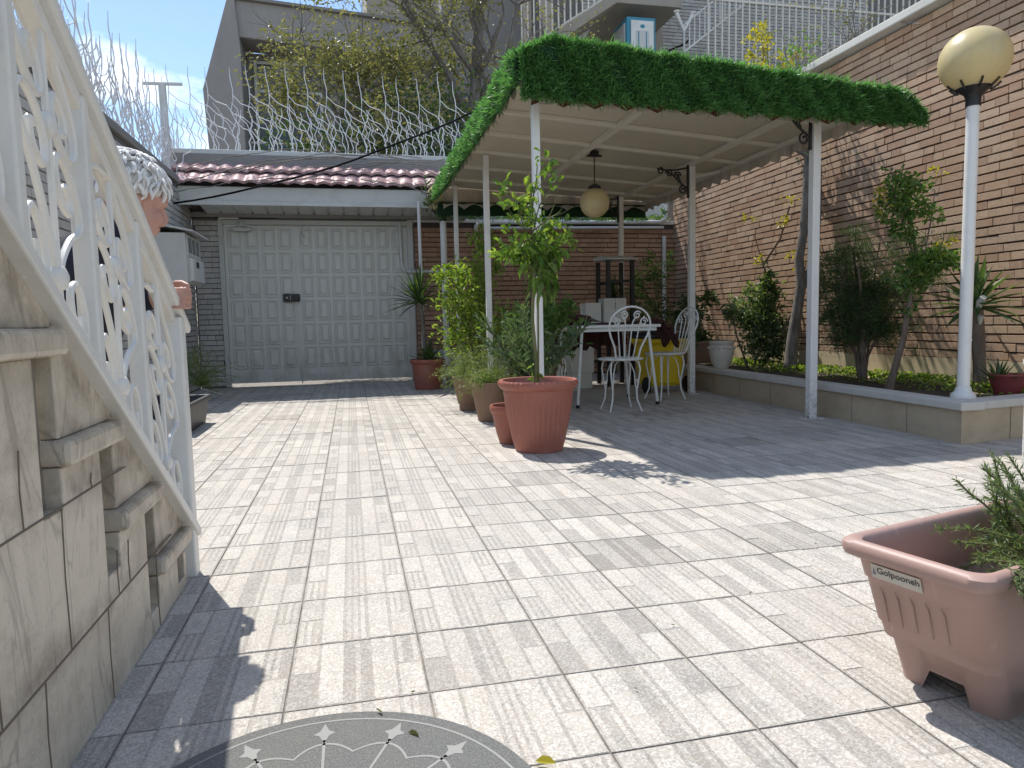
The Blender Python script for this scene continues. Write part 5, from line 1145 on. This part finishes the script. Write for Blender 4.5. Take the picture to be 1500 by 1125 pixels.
for k in range(420):                                       # wavy tufts lying over each other from the crown outwards
    th = U(0, 1.95); a = U(0, 2*PI); v = Vector((math.sin(th)*math.cos(a), math.sin(th)*math.sin(a), math.cos(th)))
    if v.x > .35 and v.z < -.05: continue
    p0 = hp(-.018 + v.x * .100 - .045 * max(0, -v.z), v.y * .084, .047 + v.z * .086); n_ = (HF * v.x + HS * v.y + HU * v.z).normalized()
    dn = (-HU + n_ * HU.dot(n_) + HF * U(-.5, .5) + HS * U(-.5, .5)).normalized(); sd2 = n_.cross(dn); ph = U(0, 6)
    q = [p0 + n_ * (.006 * math.sin(PI * (t + 1) / 7) - .0008 * t) + dn * (.0085 * t) + sd2 * (.004 * math.sin(t * 1.1 + ph)) for t in range(6)]; hs.tube(q, [.0025, .0050, .0056, .0048, .0034, .0008], 6)
mesh_obj('locks', hs, M['hair'], ho, smooth=True)

# ------------------------------------------------------------------ spike fences on the walls
sf = thing('spike_fence', 'white forked metal spikes along the ledge above the gate roof', 'spike fence', (-.3, 10.0, 3.04))
m = MB(); m.tube([(-2.2, 10.0, 3.06), (1.6, 10.0, 3.06)], .010, 6); mesh_obj('base_rod', m, M['wire'], sf)
def zig(p, d, L, r, mb, n=6, j=.05):
    p = Vector(p); d = Vector(d).normalized(); s = Vector((d.z, 0, -d.x)) if abs(d.y) < .5 else Vector((0, d.z, -d.y)); pts = [p]
    for i in range(1, n + 1): pts.append(p + d * (L * i / n) + s * (j * L * (1 if i % 2 else -1) * U(.3, 1)) * (0 if i == n else 1))
    mb.tube(pts, [r] * n + [r * .5], 5); return pts
def spike(base, axis, h, parent, r=.0066):
    ax = Vector(axis); u = Vector((0, 0, 1)); m = MB(); base = Vector(base)
    a = zig(base, u + ax * U(-.05, .05), h * .62, r, m, 5, .05); k = a[3]
    top = zig(a[-1], u + ax * U(-.12, -.02), h * .38, r * .9, m, 3, .03)
    zig(a[-1] + u * h * .06, ax * .85 - u * .62, h * .62, r * .85, m, 5, .04)
    zig(k, ax * .8 - u * .55, h * .40, r * .8, m, 4, .05); zig(a[2], -ax * .55 + u * .9, h * .38, r * .8, m, 4, .05)
    zig(base + ax * .06, u + ax * U(-.1, .12), h * U(.42, .6), r * .85, m, 5, .05)
    mesh_obj('spike', m, M['wire'], parent)
for i in range(16): spike((-2.12 + .242 * i + U(-.02, .02), 10.0 + U(-.02, .02), 3.05), (1, U(-.25, .25), 0), 1.10 * U(.95, 1.06), sf)
for i in range(28):
    m = MB(); x = -2.15 + .135 * i + U(-.015, .015); zig((x, 10.0, 3.05), (U(-.14, .14), U(-.1, .1), 1), U(.4, .62), .0065, m, 6, .05); mesh_obj('stem', m, M['wire'], sf)
sl = thing('spike_fence', 'dense tangle of white metal spikes along the top of the left wall', 'spike fence', (XL, 7, 2.58))
m = MB(); m.tube([(XL - .08, 3.2, 2.60), (XL - .08, 9.9, 2.60)], .010, 6); mesh_obj('base_rod', m, M['wire'], sl)
for i in range(40): spike((XL - .08 + U(-.04, .04), 3.4 + .165 * i + U(-.03, .03), 2.585), (U(-.3, .3), 1 if i % 2 else -1, 0), U(.75, 1.15), sl, .0065)
for i in range(40):
    m = MB(); y = 4.6 + .132 * i; zig((XL - .08, y, 2.59), (U(-.5, .6), U(-.5, .5), 1), U(.3, .7), .0055, m, 6, .06); mesh_obj('stem', m, M['wire'], sl)
m = MB(); m.tube([(XL - .15, 9.6, 2.5), (XL - .17, 9.6, 3.75)], .045, 8); m.bar((XL - .38, 9.6, 3.75), (XL + .06, 9.6, 3.76), .03, .03); o = mesh_obj('antenna_pole', m, M['fascia'], origin=(XL - .15, 9.6, 2.5)); tag(o, 'grey pole with a short crossbar among the spikes at the wall corner', 'pole')

# cables and bare vines
def sag(a, b_, s, n=16): return [Vector(a).lerp(Vector(b_), t / n) + Vector((.02 * math.sin(t), 0, -s * 4 * (t / n) * (1 - t / n))) for t in range(n + 1)]
m = MB(); m.tube(sag((-1.97, 8.95, 2.22), (1.74, 8.8, 3.45), .16), .012, 6); m.tube(sag((1.74, 8.8, 3.45), (4.6, 14.3, 6.0), .1), .012, 6); o = mesh_obj('power_cable', m, M['cable'], origin=(-1.97, 8.95, 2.22)); tag(o, 'black cable sagging across the gate roof from the left wall', 'cable')
m = MB(); m.tube(sag((5.6, 13.2, 5.75), (6.75, 13.4, 6.25), .06), .018, 6); o = mesh_obj('power_cable', m, M['cable'], origin=(5.6, 13.2, 5.75)); tag(o, 'short black cable running from the cooler to the sloping railing', 'cable')
m = MB(); m.tube(sag((5.0, 5.2, 3.45), (5.2, 3.2, 3.6), .12), .008, 6); o = mesh_obj('power_cable', m, M['wire'], origin=(5, 5.2, 3.4)); tag(o, 'thin white wire slung above the coping of the sunny wall', 'cable')
vn = thing('bare_vine', 'thin bare vine stems trailing across the maroon roof tiles', 'vine', (-1.9, 9.3, 2.6)); m = MB()
for a, b_, s in (((-2.0, 8.98, 2.42), (1.0, 9.5, 2.95), -.14), ((-2.05, 8.98, 2.52), (-.2, 9.7, 3.03), -.12), ((-1.9, 8.98, 2.36), (.1, 9.02, 2.53), -.08), ((-.2, 9.7, 3.03), (1.3, 9.02, 2.54), -.12), ((-1.4, 8.98, 2.56), (.3, 9.45, 2.90), -.07), ((.2, 9.02, 2.54), (1.2, 8.98, 2.30), -.06), ((.9, 9.02, 2.5), (1.05, 8.98, 2.2), .0), ((-1.0, 8.99, 2.55), (1.2, 9.3, 2.80), -.09), ((-1.7, 9.0, 2.5), (.8, 9.4, 2.9), -.16), ((-.6, 9.0, 2.53), (1.3, 9.5, 2.92), -.05)): m.tube([p + Vector((0, 0, U(-.015, .015))) for p in sag(a, b_, s)], .006, 5)
mesh_obj('stems', m, M['barkgrey'], vn)
lf = MB(); clump(lf, (1.0, 9.02, 2.38), (.07, .06, .22), 70, .05, .6, 12); mesh_obj('foliage', lf, M['lf_dark'], vn)
t = thing('creeper', 'dusty green creeper growing along the top of the shaded back wall', 'climber', (3, 10.05, 2.2)); lf = MB()
for k in range(26): clump(lf, (1.0 + .145 * k, 10.02, 2.24 + U(-.03, .02)), (.12, .12, .05), 46, .045, .6, 8)
for k in range(16): clump(lf, (-1.2 + .145 * k, 10.25, 2.22 + U(-.03, .04)), (.12, .1, .05), 22, .05, .6, 6)
for k in range(9): clump(lf, (3.0 + .19 * k, 9.93, 2.30 + .03 * math.sin(k * 1.7)), (.1, .06, .07), 40, .05, .6, 6)
mesh_obj('foliage', lf, M['lf_mid'], t)

# ------------------------------------------------------------------ buildings and trees beyond the wall
ba = thing('concrete_building', 'grey streaked concrete building with a slanted side fin beyond the gate', 'building', (1.5, 17.5, 0))
m = MB(); m.add([(-2.18, 17.0, 7.12), (2.4, 17.5, 7.0), (2.4, 18.2, 7.0), (-2.18, 17.9, 7.12), (-2.18, 17.0, 7.90), (2.4, 17.5, 7.80), (2.4, 18.2, 7.80), (-2.18, 17.9, 7.90)], [(0,3,2,1),(4,5,6,7),(0,1,5,4),(1,2,6,5),(2,3,7,6),(3,0,4,7)]); mesh_obj('parapet', m, M['concrete'], ba, bevel=.02)
m = MB(); m.add([(-2.22, 16.9, 7.9), (2.42, 17.4, 7.8), (2.42, 18.3, 7.8), (-2.22, 18, 7.9), (-2.22, 16.9, 7.96), (2.42, 17.4, 7.86), (2.42, 18.3, 7.86), (-2.22, 18, 7.96)], [(0,3,2,1),(4,5,6,7),(0,1,5,4),(1,2,6,5),(2,3,7,6),(3,0,4,7)]); mesh_obj('coping', m, M['concretedark'], ba)
m = MB(); m.prism([(-2.32, 7.92), (-2.92, 5.95), (-2.86, 4.6), (-2.9, 0), (-2.1, 0), (-2.1, 6.8), (-2.12, 7.12), (-2.181, 7.93)], 16.9, 19.5, 'y'); mesh_obj('side_fin', m, M['concrete'], ba, bevel=.02)
m = MB(); m.box((-2.1, 17.9, 0), (5.6, 21, 7.1)); mesh_obj('wall', m, M['concretedark'], ba)
m = MB(); m.box((2.4, 17.45, 0), (4.4, 17.9, 9.5)); mesh_obj('wall', m, M['concretedark'], ba)
wn = MB(); wn.box((-1.9, 17.86, 4.9), (-.5, 17.895, 6.85)); w_ = mesh_obj('window', wn, M['darkglass'], ba)
m = MB()
for x in (-1.95, -1.22, -.5): m.box((x, 17.80, 4.85), (x + .07, 17.858, 6.9))
for z in (4.85, 6.2, 6.84): m.box((-1.88, 17.801, z), (-.5, 17.857, z + .06))
mesh_obj('window_frame', m, M['gateframe'], w_)
m = MB(); m.box((2.5, 17.40, 5.2), (3.5, 17.445, 6.3)); mesh_obj('window', m, M['darkglass'], ba)
m = MB(); m.box((-2.05, 17.3, 3.3), (2.4, 17.9, 4.55)); mesh_obj('balcony', m, M['concretedark'], ba)
m = MB()
for z in (4.75, 4.95): m.tube([(-2.05, 17.35, z), (2.4, 17.35, z)], .025, 6)
for k in range(12): m.tube([(-2.05 + .4*k, 17.35, 4.55), (-2.05 + .4*k, 17.35, 4.95)], .018, 6)
mesh_obj('balcony_rail', m, M['greybox'], ba)
bb = thing('beige_building', 'pale beige building rising behind the flat concrete roof', 'building', (4, 26, 0))
m = MB(); m.box((.9, 24, 0), (5.5, 28, 14)); mesh_obj('wall', m, M['beige'], bb)
for z in (11.2, 12.6): m = MB(); m.box((1.6, 23.95, z), (2.8, 23.99, z + .9)); mesh_obj('window', m, M['darkglass'], bb)
bc = thing('brick_building', 'tall grey brick building with outside stairs behind the right wall', 'building', (9, 16, 0))
m = MB(); m.box((4.6, 15.6, 0), (17, 20, 13)); mesh_obj('wall', m, M['mortargrey'], bc)
m = MB(); brickwork(m, 5.3, 12.6, 5.2, 9.4, lambda u, v, d: (u, 15.6 - d, v), pitch=.075, bl=.24, jt=.013); mesh_obj('brickwork', m, M['brickgrey2'] if 'brickgrey2' in M else M['brickgrey'], bc)
m = MB(); m.box((6.15, 14.6, 0), (6.75, 15.55, 13)); mesh_obj('pier', m, M['beige'], bc)
m = MB(); m.box((5.15, 13.4, 6.86), (6.6, 15.5, 7.06)); mesh_obj('landing', m, M['beige'], bc, bevel=.01)
m = MB(); m.bar((5.2, 13.8, 6.93), (3.3, 13.8, 5.65), .9, .18); mesh_obj('stair_flight', m, M['beige'], bc, bevel=.01)
m = MB(); m.box((3.9, 14.9, 0), (6.1, 15.55, 6.0)); mesh_obj('stair_base', m, M['concretedark'], bc)
def fence(name, label, a, b_, h, n, mat, r=.016, rails=(0, 1)):
    t = thing(name, label, 'railing', tuple(a)); a = Vector(a); b_ = Vector(b_)
    for q in rails: m = MB(); m.bar(a + Vector((0, 0, h*q)), b_ + Vector((0, 0, h*q)), r*2.2, r*2.2); mesh_obj('rail', m, mat, t)
    for k in range(n + 1):
        p = a.lerp(b_, k / n); m = MB(); m.bar(p, p + Vector((0, 0, h)), r*1.5, r*1.5); mesh_obj('baluster', m, mat, t)
    return t
fence('stair_railing', 'pale railing on the outside landing above the cooler', (5.2, 13.45, 7.08), (6.55, 13.45, 7.08), .9, 11, M['beam'])
fence('stair_railing', 'pale railing sloping down the outside stairs left of the cooler', (5.15, 13.4, 7.02), (3.35, 13.4, 5.85), .85, 15, M['beam'])
fence('stair_railing', 'white sloping railing right of the cooler with close upright bars', (6.55, 13.2, 5.95), (8.5, 13.2, 7.45), .52, 18, M['post'], .014)
fence('bar_fence', 'tall pale upright bars above the yellow leaved climber on the right', (6.9, 12.9, 4.6), (12.4, 12.9, 4.6), 3.6, 38, M['beam'], .018, (0, .62, 1))
cl = thing('evaporative_cooler', 'white and teal evaporative cooler under the outside stair landing', 'air cooler', (5.7, 13.6, 5.7))
m = MB(); m.box((5.42, 13.35, 5.72), (6.02, 14.05, 6.60)); bx_ = mesh_obj('body', m, M['teal'], cl, bevel=.015)
m = MB(); m.box((5.50, 13.32, 5.75), (5.97, 13.349, 6.53)); mesh_obj('front_panel', m, M['post'], cl, bevel=.008)
m = MB(); m.box((5.60, 13.31, 5.80), (5.87, 13.319, 6.34)); mesh_obj('grille', m, M['greybox'], cl)
m = MB(); m.box((5.64, 13.305, 5.82), (5.66, 13.3095, 6.32)); m.box((5.80, 13.305, 5.82), (5.82, 13.3095, 6.32)); m.lathe([(.05, 0), (.05, .004), (0, .004)], (0, 0, 0), 16); m.v = m.v[:16] + [(5.735 + x, 13.318 - z, 6.42 + y * .7) for x, y, z in m.v[16:]]; mesh_obj('badge', m, M['badge'] if 'badge' in M else M['teal'], cl)
m = MB(); m.box((5.40, 13.42, 5.78), (5.419, 13.98, 6.5)); mesh_obj('side_panel', m, M['greybox'], cl)
fl = thing('wall_lamp', 'pair of small white floodlights on a post beside the sloping railing', 'lamp', (6.5, 13.1, 5.9))
m = MB(); m.tube([(6.5, 13.1, 5.4), (6.5, 13.1, 6.42)], .02, 6); mesh_obj('post', m, M['greybox'], fl)
for dx in (-.17, .17): m = MB(); m.tube([(6.5, 13.1, 6.30), (6.5 + dx, 13.08, 6.62)], [.02, .035], 8); m.lathe([(.05, 0), (.06, .03), (0, .03)], (6.5 + dx, 13.08, 6.62), 12); mesh_obj('floodlight', m, M['post'], fl)

def limb_tree(mb, p, d, L, r, depth, tips, jit, spread):
    pts, dd = wander(p, d, L, 6, jit, .015); rr = [r * (1 - .5 * i / 6) for i in range(7)]; mb.tube(pts, rr, 7 if r > .03 else 4 if r > .008 else 3)
    if depth == 0: tips.append((pts[-1], dd)); tips.append((pts[3], dd)); return
    for k in range(4 if depth <= 2 else 3):
        i = R.randint(2, 6); ax = Vector((R.gauss(0, 1), R.gauss(0, 1), R.gauss(.1, .7))).normalized()
        limb_tree(mb, pts[i], dd + ax * spread, L * U(.5, .78), rr[i] * U(.5, .68), depth - 1, tips, jit, spread)
def big_tree(label, base, trunks, leafmat_, per, L, depth, barkm, seed, keep, sp=.10):
    R.seed(seed); t = thing('tree', label, 'tree', base); m = MB(); tips = []
    for pts, r_ in trunks:
        rr = [r_ * (1 - .45 * i / (len(pts) - 1)) for i in range(len(pts))]; m.tube(pts, rr, 9)
        for i in range(2, len(pts)):
            for k in range(3): limb_tree(m, pts[i], (R.gauss(0, .9), R.gauss(0, .6), U(.1, 1.1)), U(.8, 1.25), rr[i] * .55, depth, tips, .17, .85)
    mesh_obj('trunk', m, M[barkm], t, smooth=True); lf = MB(); ctr = [tp for tp in tips if keep(tp[0])]; spray(lf, ctr, per, L, .45, sp); mesh_obj('crown', lf, M[leafmat_], t)
V3 = Vector
big_tree('grey half bare tree with thin twigs rising behind the spikes left of the canopy', (2.05, 12.2, 0), (([V3((2.05, 12.2, 0)), V3((2.06, 12.2, 2.6)), V3((2.12, 12.2, 3.9)), V3((2.22, 12.15, 4.9)), V3((2.3, 12.1, 6.0))], .15), ([V3((2.15, 12.2, 3.6)), V3((2.5, 12.15, 4.5)), V3((2.75, 12.1, 5.2)), V3((2.95, 12.1, 6.1))], .07), ([V3((2.1, 12.2, 4.2)), V3((1.8, 12.1, 4.8)), V3((1.4, 12.0, 5.4)), V3((1.0, 12.0, 5.9))], .06)), 'lf_olive', 4, .075, 3, 'barkgrey', 21, lambda p: p.x < 2.2 or R.random() < .5)
big_tree('olive leaved tree in front of the concrete building behind the spikes', (.35, 12.0, 0), (([V3((.35, 12, 0)), V3((.3, 12, 2.6)), V3((.15, 12, 3.5)), V3((-.1, 12, 4.1)), V3((-.25, 12, 4.45))], .10), ([V3((.3, 12, 2.6)), V3((.55, 12, 3.4)), V3((.8, 12, 4.0)), V3((.9, 12, 4.4))], .07)), 'lf_olive', 20, .085, 2, 'barkgrey', 8, lambda p: p.z < 5.3, .13)
bush('dark ivy mass hanging behind the spikes over the alley wall', (.9, 11.2, 2.4), 0, 0, None, 0, [(-1.2, .2, .9, 1.0, .4, .7, 900), (.2, 0, 1.0, 1.0, .5, .9, 1300), (1.1, .3, 1.1, .8, .5, 1.0, 900)], M['lf_dark'], .10, .5, 'shrub', 'ivy', 10)
t = bush('yellow green climber above the right end of the turf edge', (5.25, 8.2, 3.3), 0, 0, None, 0, [(-.1, 0, .42, .34, .2, .16, 420), (-.12, .1, .85, .16, .14, .24, 170), (.1, .3, 1.05, .1, .1, .22, 70), (.2, 0, .7, .2, .15, .14, 90)], M['lf_yellow'], .055, .6, 'climber', 'climber', 10)
R.seed(5); bv = thing('bare_vine', 'tangle of bare grey stems trailing along the wall coping', 'vine', (4.95, 6.6, 3.34)); m = MB(); tips = []
for k in range(26):
    y = U(5.6, 8.2); pts, dd = wander((4.9 + U(-.1, .3), y, 3.34 + U(0, .1)), (U(-.1, .5), -1 if k % 3 else 1, U(.0, .35)), U(.6, 1.3), 8, .2, -.01); m.tube(pts, .006, 4)
for k in range(9): grow(m, (5.1 + U(-.1, .4), U(6.3, 8.3), 3.34), (U(-.3, .6), U(-.4, .4), 1), U(.4, .7), .010, 2, tips, 5, .25, 3, .9, .7)
mesh_obj('stems', m, M['barkgrey'], bv); lf = MB(); spray(lf, tips, 1, .045, .5, .04); mesh_obj('foliage', lf, M['lf_olive'], bv)
# neighbouring block left beyond the alley
bl_ = thing('low_block', 'grey rendered block behind the spikes of the left wall', 'building', (-4.4, 8.5, 0)); m = MB(); m.box((-6.5, 5.5, 0), (-2.9, 9.3, 3.35)); mesh_obj('wall', m, M['concretedark'], bl_, bevel=.02); m = MB(); m.box((-6.55, 5.45, 3.352), (-2.86, 9.35, 3.43)); mesh_obj('coping', m, M['concrete'], bl_)
sh = thing('shed_roof', 'low grey green roof edge behind the shaded back wall', 'roof', (3.2, 10.6, 0))
m = MB(); m.box((1.62, 10.5, 2.24), (5.2, 10.6, 2.62)); mesh_obj('fascia', m, M['fascia'], sh, bevel=.01)
m = MB(); m.box((1.62, 10.6, 0), (5.2, 10.9, 2.6)); mesh_obj('wall', m, M['concretedark'], sh)
